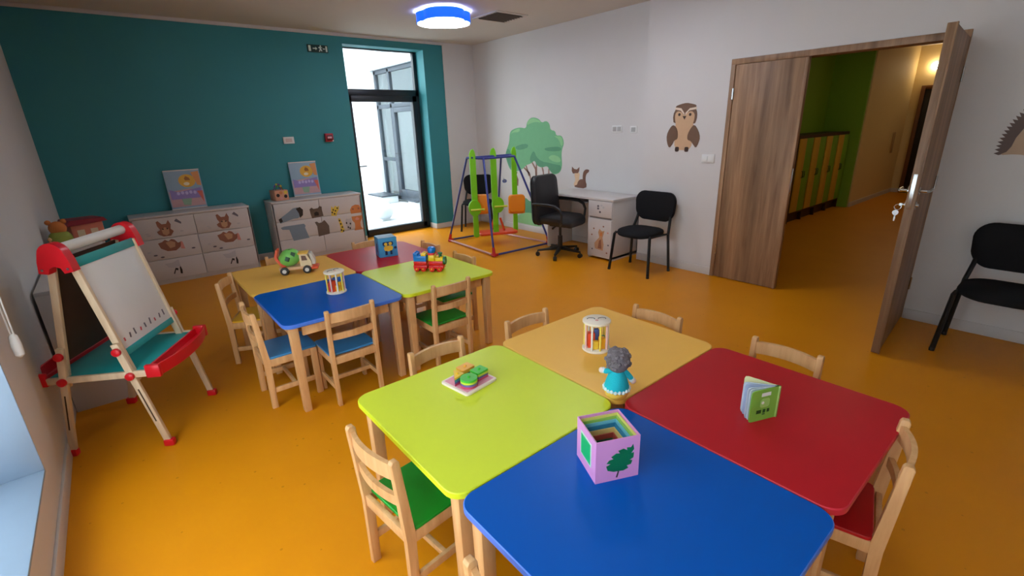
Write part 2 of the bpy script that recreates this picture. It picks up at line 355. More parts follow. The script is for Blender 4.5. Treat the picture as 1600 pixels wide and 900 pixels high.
# ------------------------------------------------------------------ corridor
CGREEN = mat('corridor_green', (132, 176, 34), .6, var=.03); CBEIGE = mat('corridor_beige', (220, 194, 134), .7, var=.03)
sbox('wall_corridor_green', CGREEN, (5.15, 10.35, 3.40, 3.55, 0, 2.86), (10.3, 10.45, 2.82, 3.45, 0, 2.86), label='green corridor wall behind the lockers')
sbox('wall_corridor_beige', CBEIGE, (10.36, 13.0, 2.80, 2.95, 0, 2.86), label='beige corridor wall past the lockers')
sbox('wall_corridor_end', CBEIGE, (13.0, 13.15, -.8, 2.95, 0, 2.86), label='beige wall at the end of the corridor')
sbox('wall_corridor_side', CBEIGE, (4.94, 13.0, -.8, -.65, 0, 2.86), label='beige corridor side wall')
sbox('ceiling_corridor', CEIL, (4.94, 13.1, -.75, 3.5, 2.86, 2.98), label='corridor ceiling')
sbox('baseboard_corridor', TRIMW, (10.36, 13.0, 2.785, 2.80, 0, .08), (12.985, 13.0, 2.65, 2.8, 0, .08), label='pale skirting in the corridor')
t = thing('door_3', 'dark door at the far end of the corridor', 'door', (13.0, 2.2, 0)); t['kind'] = 'structure'
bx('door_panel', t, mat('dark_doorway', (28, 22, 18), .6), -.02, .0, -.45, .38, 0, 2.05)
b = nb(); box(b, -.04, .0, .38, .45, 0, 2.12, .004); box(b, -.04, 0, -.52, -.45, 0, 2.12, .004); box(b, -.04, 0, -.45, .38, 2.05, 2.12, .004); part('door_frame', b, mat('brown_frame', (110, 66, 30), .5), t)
DKB = mat('dark_brown_board', (60, 24, 16), .5)
LY = mat('locker_yellow', (214, 170, 50), .45); LG = mat('locker_green', (120, 170, 30), .45)
for i in range(4):
    x0 = 8.07+i*.548; W_ = .546
    t = thing('locker', ['nearest', 'second', 'third', 'farthest'][i]+' of the four yellow and green corridor lockers', 'locker', (x0, 3.396, 0), 0, 'corridor lockers')
    b = nb()
    box(b, 0, .018, -.43, 0, 0, 1.335); box(b, W_-.018, W_, -.43, 0, 0, 1.335); box(b, .018, W_-.018, -.43, 0, 1.29, 1.335); box(b, .018, W_-.018, -.43, 0, .14, .17); box(b, .018, W_-.018, -.02, 0, .17, 1.29); box(b, .018, W_-.018, -.38, -.36, 0, .14)
    part('body', b, DKB, t)
    for k, m in enumerate((LY, LG)):
        xa = .02+k*.254; d = bx('door', t, m, xa, xa+.252, -.446, -.43, .172, 1.288, .003)
        xh = xa+(.22 if k == 0 else .03); b = nb(); tube(b, [(xh, -.446, .7), (xh, -.466, .71), (xh, -.466, .79), (xh, -.446, .8)], .006); part('handle', b, BLACKP, d)
for x in (6.6, 9.2, 11.6):  # lamps added out of view above the door header to brighten the corridor
    t = thing('corridor_fill_light', {6.6: 'added unseen fill light in the corridor by the door', 9.2: 'added unseen fill light above the lockers', 11.6: 'added unseen fill light near the corridor end'}[x], 'lamp', (x, 1.3, 2.86), 0, 'added corridor fill lights')
    b = nb(); lathe(b, [(.17, 0), (.17, -.03), (.16, -.045)], 28); part('housing', b, WHITEP, t)
    b = nb(); lathe(b, [(.155, -.045), (.13, -.06), (.05, -.068)], 28); part('diffuser', b, mat('corridor_fill_diffuser', (255, 240, 205), .4, emit=(255, 238, 200), estr=CORR), t)
o = bx('wall_panel', None, mat('corridor_notice', (176, 140, 92), .6), 12.3, 12.44, 2.785, 2.799, .85, 1.25, .002); tag(o, 'narrow brown notice on the beige corridor wall', 'notice')
t = thing('corridor_lamp', 'small round bright lamp at the end of the corridor', 'lamp', (12.99, 2.50, 2.47), 0)
b = nb(); ball(b, (-.05, 0, 0), .07); part('globe', b, mat('corridor_globe', (255, 244, 225), .4, emit=(255, 236, 205), estr=20), t)
b = nb(); lathe(b, [(.04, 0), (.04, .02)], 16, Matrix.Rotation(R(-90), 4, 'Y')); part('base', b, WHITEP, t)

# ------------------------------------------------------------------ ceiling lamps, vent
LB = mat('lamp_blue_acrylic', (30, 100, 235), .25, emit=(24, 100, 255), estr=.9)
LWH = mat('lamp_diffuser', (240, 245, 255), .4, emit=(236, 242, 255), estr=LAMP)
def cloud(r, n=72):
    out = []
    for i in range(n):
        a = 2*math.pi*i/n; k = .80+.20*abs(math.cos(1.5*a+.5))**.6; out.append((r*k*math.cos(a), r*k*math.sin(a)))
    return out
LOFF = mat('lamp_diffuser_off', (232, 236, 240), .4)
def cloud_lamp(x, y, rz, label, on=True):
    t = thing('ceiling_lamp', label, 'lamp', (x, y, ZC), rz, 'blue cloud shaped ceiling lamps')
    b = nb(); A = cloud(.315); Bc = cloud(.305); n = len(A)
    vs = [[b.verts.new((p[0], p[1], z)) for p in P] for P, z in ((A, -.022), (A, -.125), (Bc, -.125), (Bc, -.022))]
    for k in range(4):
        for i in range(n): b.faces.new((vs[k][i], vs[k][(i+1) % n], vs[(k+1) % 4][(i+1) % n], vs[(k+1) % 4][i]))
    part('shade', b, LB, t, 'blue acrylic rim')
    b = nb(); prism(b, cloud(.303), -.131, -.11); part('diffuser', b, LWH if on else LOFF, t, 'white underside')
    b = nb(); prism(b, cloud(.25), -.022, 0); part('ceiling_plate', b, WHITEP, t)
cloud_lamp(3.32, 5.13, .35, 'glowing blue cloud shaped ceiling lamp beside the vent')
cloud_lamp(1.10, 4.90, .35, 'unlit ceiling lamp just cut by the top edge of the photo', False)
cloud_lamp(3.32, 3.0, .35, 'lit blue ceiling lamp above the floor before the oak door')
t = thing('ceiling_vent', 'square grey air vent in the ceiling beside the blue lamp', 'vent', (4.06, 5.03, ZC), 0)
GV = mat('vent_grey', (150, 138, 128), .6)
b = nb()
for q in ((-.24, -.2, -.24, .24), (.2, .24, -.24, .24), (-.2, .2, -.24, -.2), (-.2, .2, .2, .24)): box(b, *q, -.012, 0, .002)
part('frame', b, CEIL, t)
bx('backing', t, GV, -.2, .2, -.2, .2, -.004, 0, 0)
for i in range(8):
    b = nb(); box(b, -.198, .198, -.022, .022, -.001, .001, 0, M=Matrix.Translation((0, -.17+i*.0486, -.012)) @ Matrix.Rotation(R(35), 4, 'X')); part('slat', b, GV, t)

# ------------------------------------------------------------------ kids' tables
TH, TS = .58, .745
TOPM = {}
def table_top(colname, top, edge):
    b = nb(); prism(b, rrect(TS, TS, .058, 8), TH-.024, TH, cham=.003)
    me = mesh(b, 'tabletop', [top, edge], 30)
    for p in me.polygons:
        p.material_index = 0 if p.normal.z > .9 else 1
    return me
def leg_mesh():
    b = nb(); bar(b, (0, 0, 0), (0, 0, TH-.025), .042, .042, bev=.004, w2=.05, d2=.05); return mesh(b, 'leg', BEECH)
LEGM = leg_mesh()
b = nb(); box(b, -.27, .27, -.011, .011, TH-.095, TH-.0245, .002); APRX = mesh(b, 'apron', BEECH)
b = nb(); box(b, -.011, .011, -.27, .27, TH-.095, TH-.0245, .002); APRY = mesh(b, 'apron', BEECH)
TM = {'lime green': (LIME, LIMEE), 'yellow': (YEL, YELE), 'red': (RED, REDE), 'blue': (BLUE, BLUEE)}
TMESH = {k: table_top(k, *v) for k, v in TM.items()}
GAP = .002
def ktable(cx, cy, col, where, grp):
    t = thing('kids_table', '%s square wooden kids table %s' % (col, where), 'table', (cx, cy, 0), 0, grp)
    link('tabletop', TMESH[col], t)['label'] = col+' laminate top with rounded corners'
    e = TS/2-.055
    for sx in (1, -1):
        for sy in (1, -1):
            o = link('leg', LEGM, t); o.location = (sx*e, sy*e, 0)
    for s in (1, -1):
        link('apron', APRX, t).location = (0, s*e, 0); link('apron', APRY, t).location = (s*e, 0, 0)
    return t
h = TS/2+GAP
for (CX, CY, wh, lay) in ((1.303, .975, 'in the group nearest the camera', {'blue': (-1, -1), 'red': (1, -1), 'yellow': (1, 1), 'lime green': (-1, 1)}),
                          (1.303, 3.445, 'in the far group near the drawers', {'blue': (-1, -1), 'lime green': (1, -1), 'red': (1, 1), 'yellow': (-1, 1)})):
    for c, (sx, sy) in lay.items(): ktable(CX+sx*h, CY+sy*h, c, wh, 'tables '+wh)

# ------------------------------------------------------------------ kids' chairs
W2 = .138
def rear_leg(s):
    b = nb(); x = s*W2
    prof = [(-.125, 0), (-.160, 0), (-.156, .30), (-.176, .618), (-.170, .628), (-.152, .628), (-.146, .618), (-.120, .32)]
    vs = [[b.verts.new((x+d, p[0], p[1])) for p in prof] for d in (-.0115, .0115)]
    b.faces.new(vs[0]); b.faces.new(vs[1]); n = len(prof)
    for i in range(n): b.faces.new((vs[0][i], vs[0][(i+1) % n], vs[1][(i+1) % n], vs[1][i]))
    bmesh.ops.bevel(b, geom=b.edges[:], offset=.0025, segments=2, affect='EDGES', profile=.5)
    return mesh(b, 'leg', BEECH)
def front_leg(s):
    b = nb(); box(b, s*W2-.0115, s*W2+.0115, .115, .152, 0, .322, .003); return mesh(b, 'leg', BEECH)
def curved_rail(z0, z1, y, bow=.022, th=.016, arch=0):
    b = nb(); N = 10; rows = []
    for i in range(N+1):
        u = -1+2*i/N; x = u*(W2-.010); yy = y-bow*(1-u*u); a = arch*(1-u*u)
        rows.append([b.verts.new((x, yy+dy, z)) for dy, z in ((-th/2, z0+a*.6), (th/2, z0+a*.6), (th/2, z1+a), (-th/2, z1+a))])
    b.faces.new(rows[0]); b.faces.new(rows[-1])
    for A, B in zip(rows, rows[1:]):
        for k in range(4): b.faces.new((A[k], A[(k+1) % 4], B[(k+1) % 4], B[k]))
    return mesh(b, 'rail', BEECH)
CH = {'rl': [rear_leg(s) for s in (1, -1)], 'fl': [front_leg(s) for s in (1, -1)]}
CH['top'] = curved_rail(.548, .606, -.158, arch=.006); CH['mid'] = curved_rail(.437, .475, -.148, .018)
b = nb()
for s in (1, -1): box(b, s*W2-.009, s*W2+.009, -.13, .12, .275, .322, .002)
box(b, -W2, W2, .125, .143, .275, .322, .002); box(b, -W2, W2, -.15, -.132, .275, .322, .002)
CH['frame'] = mesh(b, 'seat_frame', BEECH)
CH['st'] = []
for s in (1, -1):
    b = nb(); box(b, s*W2-.008, s*W2+.008, -.135, .125, .10, .132, .002); CH['st'].append(mesh(b, 'stretcher', BEECH))
b = nb(); box(b, -W2, W2, -.010, .008, .103, .129, .002); CH['st'].append(mesh(b, 'stretcher', BEECH))
CH['seat'] = {}
for k, m in (('green', SGREEN), ('light blue', SBLUE), ('yellow', SYEL), ('red', SRED)):
    b = nb(); prism(b, rrect(.298, .285, .02, 4, 0, .017), .322, .336, cham=.003); CH['seat'][k] = mesh(b, 'seat', m)
def kchair(bx_, by_, face, col, label):
    a = R(face); fx, fy = math.cos(a), math.sin(a)
    t = thing('kids_chair', label, 'chair', (bx_+fx*.156, by_+fy*.156, 0), a-math.pi/2, 'wooden kids chairs')
    for m in CH['rl']+CH['fl']: link('leg', m, t)
    link('top_rail', CH['top'], t); link('mid_rail', CH['mid'], t); link('seat_frame', CH['frame'], t)
    for m in CH['st']: link('stretcher', m, t)
    link('seat', CH['seat'][col], t)['label'] = col+' painted seat'
for args in (
    (.455, 3.06, 0, 'light blue', 'blue-seated kids chair at the left side of the far blue table'),
    (.92, 2.66, 90, 'light blue', 'blue-seated kids chair with its back to us at the far blue table'),
    (.475, 3.88, -26, 'yellow', 'yellow-seated kids chair turned askew at the far yellow table'),
    (1.61, 2.625, 90, 'green', 'green-seated kids chair with its back to us at the far lime table'),
    (2.085, 3.165, 180, 'green', 'green-seated kids chair on the right side of the far lime table'),
    (2.10, 3.73, 180, 'red', 'kids chair on the far side of the red table behind the brick train'),
    (1.0, 4.30, -90, 'yellow', 'kids chair behind the toy truck, facing the far yellow table'),
    (1.74, 4.27, -90, 'red', 'kids chair behind the blue cube, facing the far red table'),
    (1.02, 1.83, -90, 'green', 'kids chair at the far edge of the near lime table'),
    (1.58, 1.81, -90, 'yellow', 'kids chair left behind the near yellow table'),
    (2.12, 1.36, 180, 'yellow', 'kids chair at the right edge of the near yellow table'),
    (2.165, .715, 180, 'red', 'kids chair at the far right edge of the near red table'),
    (1.735, .192, 104, 'red', 'red-seated kids chair tucked under the right of the near red table'),
    (.468, 1.335, 6, 'green', 'green-seated kids chair at the left of the near lime table'),
    (.458, .61, 0, 'light blue', 'kids chair cut off at the bottom edge beside the near blue table')):
    kchair(*args)

# ------------------------------------------------------------------ drawer cabinets
def dec(name, parent, pts, col, x0, z0, y, layer=1, m=None):
    b = nb(); prism(b, pts, 0, .0012*layer, lambda u, v, w_: (x0+u, y-w_, z0+v)); return part(name, b, m, parent)
BRN = mat('print_brown', (150, 98, 76), .5); DBR = mat('print_dark', (40, 34, 34), .5); TAN = mat('print_tan', (196, 152, 116), .5); GRY = mat('print_grey', (124, 140, 154), .5)
BEARB = mat('print_bear_brown', (106, 90, 80), .5); YLP = mat('print_yellow', (222, 190, 70), .5); ORP = mat('print_orange', (205, 128, 74), .5); LGR = mat('print_light_grey', (188, 184, 186), .5); PNK = mat('print_pink', (220, 150, 140), .5); LEAFD = mat('print_slate', (104, 98, 106), .5)
CW, CHT, CD = 1.17, .785, .36
def cabinet(x, y, rz, label, prints=True):
    t = thing('drawer_cabinet', label, 'cabinet', (x, y, 0), rz, 'white drawer cabinets')
    b = nb()
    box(b, 0, .018, 0, CD, 0, CHT-.022, .001); box(b, CW-.018, CW, 0, CD, 0, CHT-.022, .001); box(b, .018, CW-.018, CD-.01, CD, .0, CHT-.022); box(b, .018, CW-.018, .008, CD-.01, .03, .05); box(b, .018, CW-.018, .02, .036, 0, .05)
    box(b, CW/2-.008, CW/2+.008, .02, CD-.01, .05, CHT-.022)
    part('body', b, WHITEL, t)
    bx('top_panel', t, WHITEL, -.004, CW+.004, -.006, CD, CHT-.022, CHT, .002)
    rows = [.05, .05+.238, .05+.476, CHT-.024]; dr = {}
    for c in range(2):
        for r in range(3):
            x0 = .003+c*(CW/2); x1 = x0+CW/2-.006
            dr[c, r] = bx('drawer', t, WHITEL, x0, x1, 0, .018, rows[r]+.0025, rows[r+1]-.0025, .0015)
    return t, dr, rows
t, dr, rows = cabinet(.065, YB-.375, 0, 'white six-drawer cabinet with fawn prints by the left corner')
for c in range(2):
    ox = c*CW/2+.29; 
    z = rows[2]+.03                                                # head in the top drawer
    d = dr[c, 2]
    dec('print', d, [(-.07, .0), (-.03, -.028), (.04, -.028), (.075, .02), (.05, .05), (.062, .10), (.045, .15), (.02, .11), (-.02, .11), (-.05, .15), (-.07, .14), (-.065, .09), (-.045, .05), (-.08, .03)], None, ox, z+.02, 0, 1, BRN)
    dec('print', d, [(-.03, 0), (0, -.02), (.03, 0), (.035, .05), (.0, .075), (-.035, .05)], None, ox, z+.02, 0, 2, TAN)
    for ex in (-.02, .02): dec('print', d, circle(.008, 8, ex, .055), None, ox, z+.02, 0, 3, DBR)
    dec('print', d, [(.10, .13), (.16, .09), (.165, .11), (.125, .155)], None, ox, z+.02, 0, 1, LEAFD)
    for (a, e) in ((-.17, .02), (.15, .01), (-.16, .0)): dec('print', d, circle(.018, 8, a, e, .008), None, ox, z+.02, 0, 1, LGR)
    d = dr[c, 1]; z = rows[1]
    dec('print', d, [(-.10, .19), (-.085, .13), (-.03, .09), (.05, .085), (.10, .12), (.12, .18), (.085, .17), (.06, .21), (.03, .222), (0, .20), (-.03, .222), (-.06, .20)], None, ox, z, 0, 1, BRN)
    dec('print', d, [(-.03, .19), (.0, .12), (.05, .13), (.06, .18), (.02, .2)], None, ox, z, 0, 2, TAN)
    dec('print', d, [(.10, .10), (.14, .09), (.13, .17), (.115, .19)], None, ox, z, 0, 2, PNK)
    for (a, e, m) in ((-.15, .06, LEAFD), (-.09, .03, LEAFD), (.22, .085, LEAFD), (-.2, .1, LGR)): dec('print', d, circle(.02, 8, a, e, .009), None, ox, z, 0, 1, m)
    d = dr[c, 0]; z = rows[0]
    dec('print', d, [(-.03, .06), (-.02, .055), (.0, .10), (.02, .09), (.025, .115), (-.0, .125)], None, ox, z, 0, 1, DBR)
    dec('print', d, [(.035, .05), (.055, .045), (.06, .09), (.05, .14), (.04, .12)], None, ox, z, 0, 1, DBR)
    dec('print', d, [(-.09, .19), (-.06, .14), (-.02, .13), (.05, .14), (.05, .215), (-.02, .19)], None, ox, z, 0, 1, LGR)
t, dr, rows = cabinet(1.495, YB-.375, 0, 'white six-drawer cabinet with elephant and bear prints by the garden door')
def uv(pts): return [(p[0]*CW, CHT*(1-p[1])) for p in pts]
def dp(d, pts, m, layer=1): dec('print', d, uv(pts), None, 0, 0, 0, layer, m)
d = dr[0, 2]
dp(d, [(.045, .30), (.06, .35), (.10, .335), (.2, .30), (.25, .30), (.29, .24), (.30, .17), (.26, .12), (.21, .13), (.15, .19), (.08, .25)], GRY)
dp(d, [(.24, .14), (.285, .12), (.315, .17), (.305, .26), (.27, .30), (.265, .22)], DBR, 2); dp(d, [(.045, .28), (.075, .26), (.085, .32), (.055, .345)], DBR, 2)
dp(d, [(.385, .18), (.41, .155), (.43, .18), (.48, .175), (.50, .145), (.525, .16), (.522, .21), (.53, .32), (.40, .335), (.39, .25)], BEARB)
dp(d, [(.43, .25), (.455, .23), (.48, .25), (.48, .30), (.43, .30)], DBR, 2)
d = dr[0, 1]
dp(d, [(.05, .42), (.085, .405), (.30, .405), (.315, .44), (.305, .47), (.335, .655), (.16, .665), (.135, .47), (.065, .455)], GRY)
dp(d, [(.42, .405), (.445, .40), (.465, .43), (.5, .425), (.53, .39), (.545, .42), (.575, .5), (.57, .64), (.44, .66), (.44, .48)], BEARB)
d = dr[1, 2]
dp(d, [(.62, .34), (.625, .23), (.635, .17), (.655, .21), (.68, .17), (.70, .20), (.725, .18), (.715, .25), (.69, .30), (.68, .35)], YLP)
for p in ((.635, .28), (.65, .24), (.675, .26), (.66, .31), (.70, .22)): dp(d, circle(.009, 7, p[0], p[1], .016), DBR, 2)
dp(d, [(.855, .35), (.85, .28), (.875, .22), (.92, .195), (.965, .21), (.985, .27), (.985, .35)], ORP)
for p in ((.885, .27), (.955, .27)): dp(d, circle(.012, 8, p[0], p[1], .018), BRN, 2)
d = dr[1, 1]
dp(d, [(.69, .40), (.715, .40), (.735, .50), (.75, .62), (.73, .655), (.70, .655), (.705, .55)], YLP)
for p in ((.705, .44), (.715, .5), (.728, .56), (.712, .61), (.735, .63)): dp(d, circle(.009, 7, p[0], p[1], .018), DBR, 2)
dp(d, [(.775, .46), (.79, .42), (.82, .44), (.845, .42), (.85, .5), (.835, .62), (.79, .63)], LGR)
for p in ((.785, .5), (.83, .52), (.80, .58), (.82, .6)): dp(d, circle(.009, 7, p[0], p[1], .02), DBR, 2)
dp(d, [(.855, .40), (.985, .40), (.985, .45), (.955, .52), (.955, .60), (.985, .655), (.87, .655), (.885, .60), (.885, .52), (.86, .47)], ORP)
dp(d, [(.895, .45), (.92, .42), (.95, .45), (.94, .475), (.905, .475)], PNK, 2)
# cabinets along the left wall
t, dr, rows = cabinet(-.17, 3.72, R(90), 'white drawer cabinet along the left wall, behind the easel')
t.scale = (1, .87, 1)
t, dr, rows = cabinet(-.17, 4.91, R(90), 'white drawer cabinet along the left wall, in the dark corner')
t.scale = (1, .87, 1)

# posters leaning on the cabinets
def poster(x, label, tilt=.10):
    t = thing('picture_board', label, 'board', (x, 6.884, CHT+.002), 0, 'picture boards leaning on the teal wall'); t.rotation_euler = (-tilt, 0, 0)
    W, Hh = .36, .455
    bx('panel', t, mat('board_sky', (150, 176, 196), .35), 0, W, 0, .018, 0, Hh, .003)
    def q(pts, m, l=1): dec('print', t, pts, None, 0, 0, 0, l, m)
    q([(.01, .03), (.35, .03), (.35, .20), (.22, .235), (.01, .21)], mat('board_pink', (205, 160, 160), .4))
    q([(.02, .12), (.34, .12), (.34, .24), (.10, .20), (.02, .235)], mat('board_purple', (150, 130, 190), .4), 2)
    q(circle(.085, 20, .215, .325, .075), mat('board_sun', (232, 176, 60), .4), 2)
    q([(.27, .42), (.35, .43), (.35, .26), (.31, .27)], mat('board_orange', (222, 150, 90), .4), 3)
    q([(.19, .35), (.21, .38), (.24, .36), (.25, .33), (.2, .33)], mat('board_brown', (170, 110, 50), .4), 4)
    q(circle(.03, 12, .205, .29, .02), mat('board_cream', (240, 225, 190), .4), 4)
    q([(.29, .20), (.34, .06), (.345, .2)], mat('board_coral', (220, 110, 90), .4), 3)
    q([(.12, .12), (.22, .12), (.2, .04), (.13, .05)], mat('board_mint', (150, 180, 150), .4), 3)
    for k in range(5): q(circle(.016, 10, .10+k*.042, .185+.006*(k % 2), .02), mat('board_lilac', (196, 180, 220), .4), 3)
    for z_ in (0, Hh-.012): bx('edge_strip', t, mat('board_strip', (225, 214, 205), .3), 0, W, -.004, 0, z_, z_+.012, .001)
poster(.49, 'bright sun picture board leaning on the fawn print cabinet')
poster(1.875, 'sun picture board leaning on the elephant print cabinet')
# bead cube on the second cabinet
t = thing('activity_cube', 'wooden activity cube with bead wires on the elephant print cabinet', 'toy', (1.655, 6.76, CHT), R(8))
bx('cube', t, mat('cube_wood', (214, 150, 118), .5), -.085, .085, -.085, .085, 0, .13, .006)
for a, e, m in ((-.05, .07, DBR), (.045, .05, DBR), (.05, .10, YLP), (-.01, .03, PNK), (-.01, .1, ORP)): dec('print', t, circle(.022, 12, a, e), None, 0, 0, -.085, 1, m)
for k, (c, m) in enumerate((((-.05, .05), mat('wire_green', (60, 130, 70), .4)), ((-.06, .03), mat('wire_purple', (110, 70, 130), .4)), ((-.02, .06), mat('wire_red', (180, 50, 50), .4)))):
    b = nb(); tube(b, [(c[0]+(c[1]-c[0])*i/12, -.03+.03*k, .13+.07*math.sin(math.pi*i/12)) for i in range(13)], .005, 6); part('bead_wire', b, m, t)
    for i in (3, 6, 9):
        b = nb(); ball(b, (c[0]+(c[1]-c[0])*i/12, -.03+.03*k, .13+.07*math.sin(math.pi*i/12)), .014, sub=2); part('bead', b, [YLP, mat('bead_green', (70, 150, 80), .4), mat('bead_purple', (120, 80, 150), .4)][(i//3+k) % 3], t)
# toys on the left cabinet
t = thing('toy_house', 'reddish toy house with a dark red roof on the left wall cabinet', 'toy', (-.26, 5.35, CHT), R(20))
bx('walls', t, mat('toy_house_red', (206, 120, 96), .6), -.11, .11, -.09, .09, 0, .17, .008)
b = nb(); prism(b, [(-.14, .16), (.14, .17), (.12, .20), (-.11, .205)], -.11, .11, lambda u, v, w_: (u, w_, v)); part('roof', b, mat('toy_roof', (130, 20, 40), .5), t)
for a in (-.05, .04): dec('window', t, [(a-.025, .06), (a+.025, .06), (a+.025, .12), (a-.025, .12)], None, 0, 0, -.09, 2, mat('toy_window', (210, 190, 160), .5))
t = thing('plush_toy', 'green and orange plush toy beside the toy house', 'toy', (-.40, 5.12, CHT), 0)
b = nb(); ball(b, (0, 0, .08), .075, .085, .08); part('body', b, mat('plush_green', (150, 160, 70), .9, bump=.4), t)
b = nb(); ball(b, (.0, .0, .17), .055); part('head', b, mat('plush_orange', (200, 120, 60), .9, bump=.4), t)
for s in (-1, 1):
    b = nb(); ball(b, (s*.045, 0, .22), .02, .012, .02, 2); part('ear', b, MATS['plush_orange'], t)
t = thing('ring_toy', 'yellow stacking toy at the near end of the left wall cabinet', 'toy', (-.42, 4.62, CHT), 0)
for k in range(4):
    b = nb(); rr_ = .055-.008*k; tube(b, [(rr_*math.cos(i*math.pi/8), rr_*math.sin(i*math.pi/8), .018+k*.03) for i in range(16)], .016, 8, True); part('ring', b, [mat('ring_yellow', (206, 190, 40), .4), mat('ring_green', (120, 160, 50), .4)][k % 2], t)
b = nb(); lathe(b, [(.006, 0), (.006, .15), (.012, .155), (.0125, .165), (.004, .175)], 12); part('peg', b, BEECH, t)

# ------------------------------------------------------------------ easel
t = thing('easel', 'double-sided wooden kids easel with red caps and a whiteboard', 'easel', (-.142, 3.275, 0), math.atan2(.86, .52))
EW = .262; fy, ty, tz = -.24, -.034, 1.10
def ep(s, k, z): return Vector((s*EW, k*(fy+(ty-fy)*z/tz), z))           # k=+1 front (-y), -1 back
for s in (1, -1):
    for k in (1, -1):
        b = nb(); bar(b, ep(s, k, .02), ep(s, k, .62)+Vector((0, 0, 0)), .02, .034, bev=.003)
        lg = part('leg', b, BEECHD, t)
        b = nb(); p0, p1 = ep(s, k, .40), ep(s, k, 1.06); o_ = Vector((-s*.0205, 0, 0)); bar(b, p0+o_, p1+o_, .02, .034, bev=.003); part('upper_leg', b, BEECHD, t)
        b = nb(); q = ep(s, k, .0); box(b, q.x-.018, q.x+.018, q.y-.026, q.y+.026, 0, .04, .008); part('foot_cap', b, PRED, lg)
        for z in (.44, .58):
            b = nb(); q = ep(s, k, z); lathe(b, [(.02, 0), (.022, .006), (.02, .016), (.012, .02)], 14, Matrix.Translation(q+Vector((s*.010, 0, 0))) @ Matrix.Rotation(R(90*s), 4, 'Y')); part('knob', b, PRED, lg)
        b = nb(); q0, q1 = ep(s, k, .16), ep(s, k, .36); bar(b, q0+Vector((s*.0098, 0, 0)), q1+Vector((s*.0098, 0, 0)), .002, .007); part('slot', b, BROWNB, lg)
    # red arched top cap
    b = nb(); pts = []
    for i in range(13):
        a = math.pi*i/12; pts.append((-.056*math.cos(a), 1.095+.060*math.sin(a)))
    pts = [(-.074, 1.015), (-.066, 1.07)]+pts[1:-1]+[(.066, 1.07), (.074, 1.015), (.034, 1.008), (.024, 1.035), (.0, 1.045), (-.024, 1.035), (-.034, 1.008)]
    prism(b, pts, -.024, .024, lambda u, v, w_: (s*(EW+.004)+w_, u, v)); part('top_cap', b, PRED, t)
    for u in (-.054, .054):
        b = nb(); lathe(b, [(.006, 0), (.006, .003)], 8, Matrix.Translation((s*(EW+.028), u, 1.03)) @ Matrix.Rotation(R(90*s), 4, 'Y')); part('screw', b, STEEL, t)
    b = nb(); bar(b, (s*EW, -.25, .445), (s*EW, .25, .445), .018, .034, side=Vector((1, 0, 0)), bev=.002); part('tray_rail', b, BEECHD, t)
b = nb(); tube(b, [(-EW+.02, 0, 1.115), (EW-.02, 0, 1.115)], .026, 16); part('paper_roll', b, mat('paper', (225, 222, 218), .7), t)
b = nb(); tube(b, [(-EW, 0, 1.115), (EW, 0, 1.115)], .010, 10); part('roll_bar', b, BEECHD, t)
def board(name, k, m, z0, z1, th, off):
    a, c = ep(0, k, z0), ep(0, k, z1); n = Vector((0, -k, 0)); b = nb()
    bar(b, a+n*off, c+n*off, 2*(EW-.022), th, bev=.0015); return part(name, b, m, t)
wbd = board('whiteboard', 1, WBOARD, .535, 1.06, .010, 0)
board('board_strip', 1, PTEAL, .535, .57, .013, .002); board('board_strip', 1, PTEAL, 1.02, 1.065, .013, .002)
board('chalkboard', -1, BROWNB, .535, 1.06, .010, 0)
for i in range(9):
    a = ep(0, 1, .605); b = nb(); x = -.19+i*.047; bar(b, a+Vector((x, -.006, 0)), ep(0, 1, .605+.018+.008*(i % 3))+Vector((x+.008*(i % 2), -.006, 0)), .009, .002)
    part('alphabet_mark', b, LEAFD if i % 3 else mat('mark_red', (190, 60, 70), .5), wbd)
bx('shelf', t, PTEAL, -EW+.012, EW-.012, -.235, .235, .448, .458, .002)
for k in (1, -1):
    b = nb(); N = 12; rows_ = []
    for i in range(N+1):
        u = -1+2*i/N; bow = .045*(1-u*u); xx = u*(EW-.002)
        rows_.append([b.verts.new((xx, -k*(.232+yv+(bow if yv > .03 else 0)), zv)) for yv, zv in ((0, .425), (.06, .425), (.066, .49), (.055, .49), (.05, .437), (.012, .437), (.012, .475), (0, .475))])
    b.faces.new(rows_[0]); b.faces.new(rows_[-1])
    for A, B in zip(rows_, rows_[1:]):
        for q in range(8): b.faces.new((A[q], A[(q+1) % 8], B[(q+1) % 8], B[q]))
    for e in (-1, 1): box(b, e*EW-.012, e*EW+.012, min(-k*.23, -k*.30), max(-k*.23, -k*.30), .42, .49, .004)
    part('tray', b, PRED, t)

# ------------------------------------------------------------------ roller blind chain
t = thing('roller_blind', 'white roller blind with a hanging bead chain on the left wall', 'blind', (XL, .94, 2.46), 0)
b = nb(); tube(b, [(.05, -1.75, .06), (.05, 1.76, .06)], .032, 14); part('roll', b, WHITEP, t)
b = nb(); box(b, .0, .09, 1.755, 1.785, 0, .11, .006); box(b, .0, .09, -1.775, -1.745, 0, .11, .006); part('bracket', b, WHITEP, t)
b = nb(); tube(b, [(.03, 1.80, .06), (.032, 1.80, -.9), (.038, 1.795, -1.62)], .003, 6); tube(b, [(.07, 1.795, .06), (.065, 1.74, -.9), (.048, 1.785, -1.62)], .003, 6); part('chain', b, WHITEP, t)
b = nb(); lathe(b, [(.006, .05), (.014, .04), (.018, 0), (.016, -.045), (.006, -.055)], 14, Matrix.Translation((.043, 1.79, -1.66))); part('chain_weight', b, WHITEP, t)

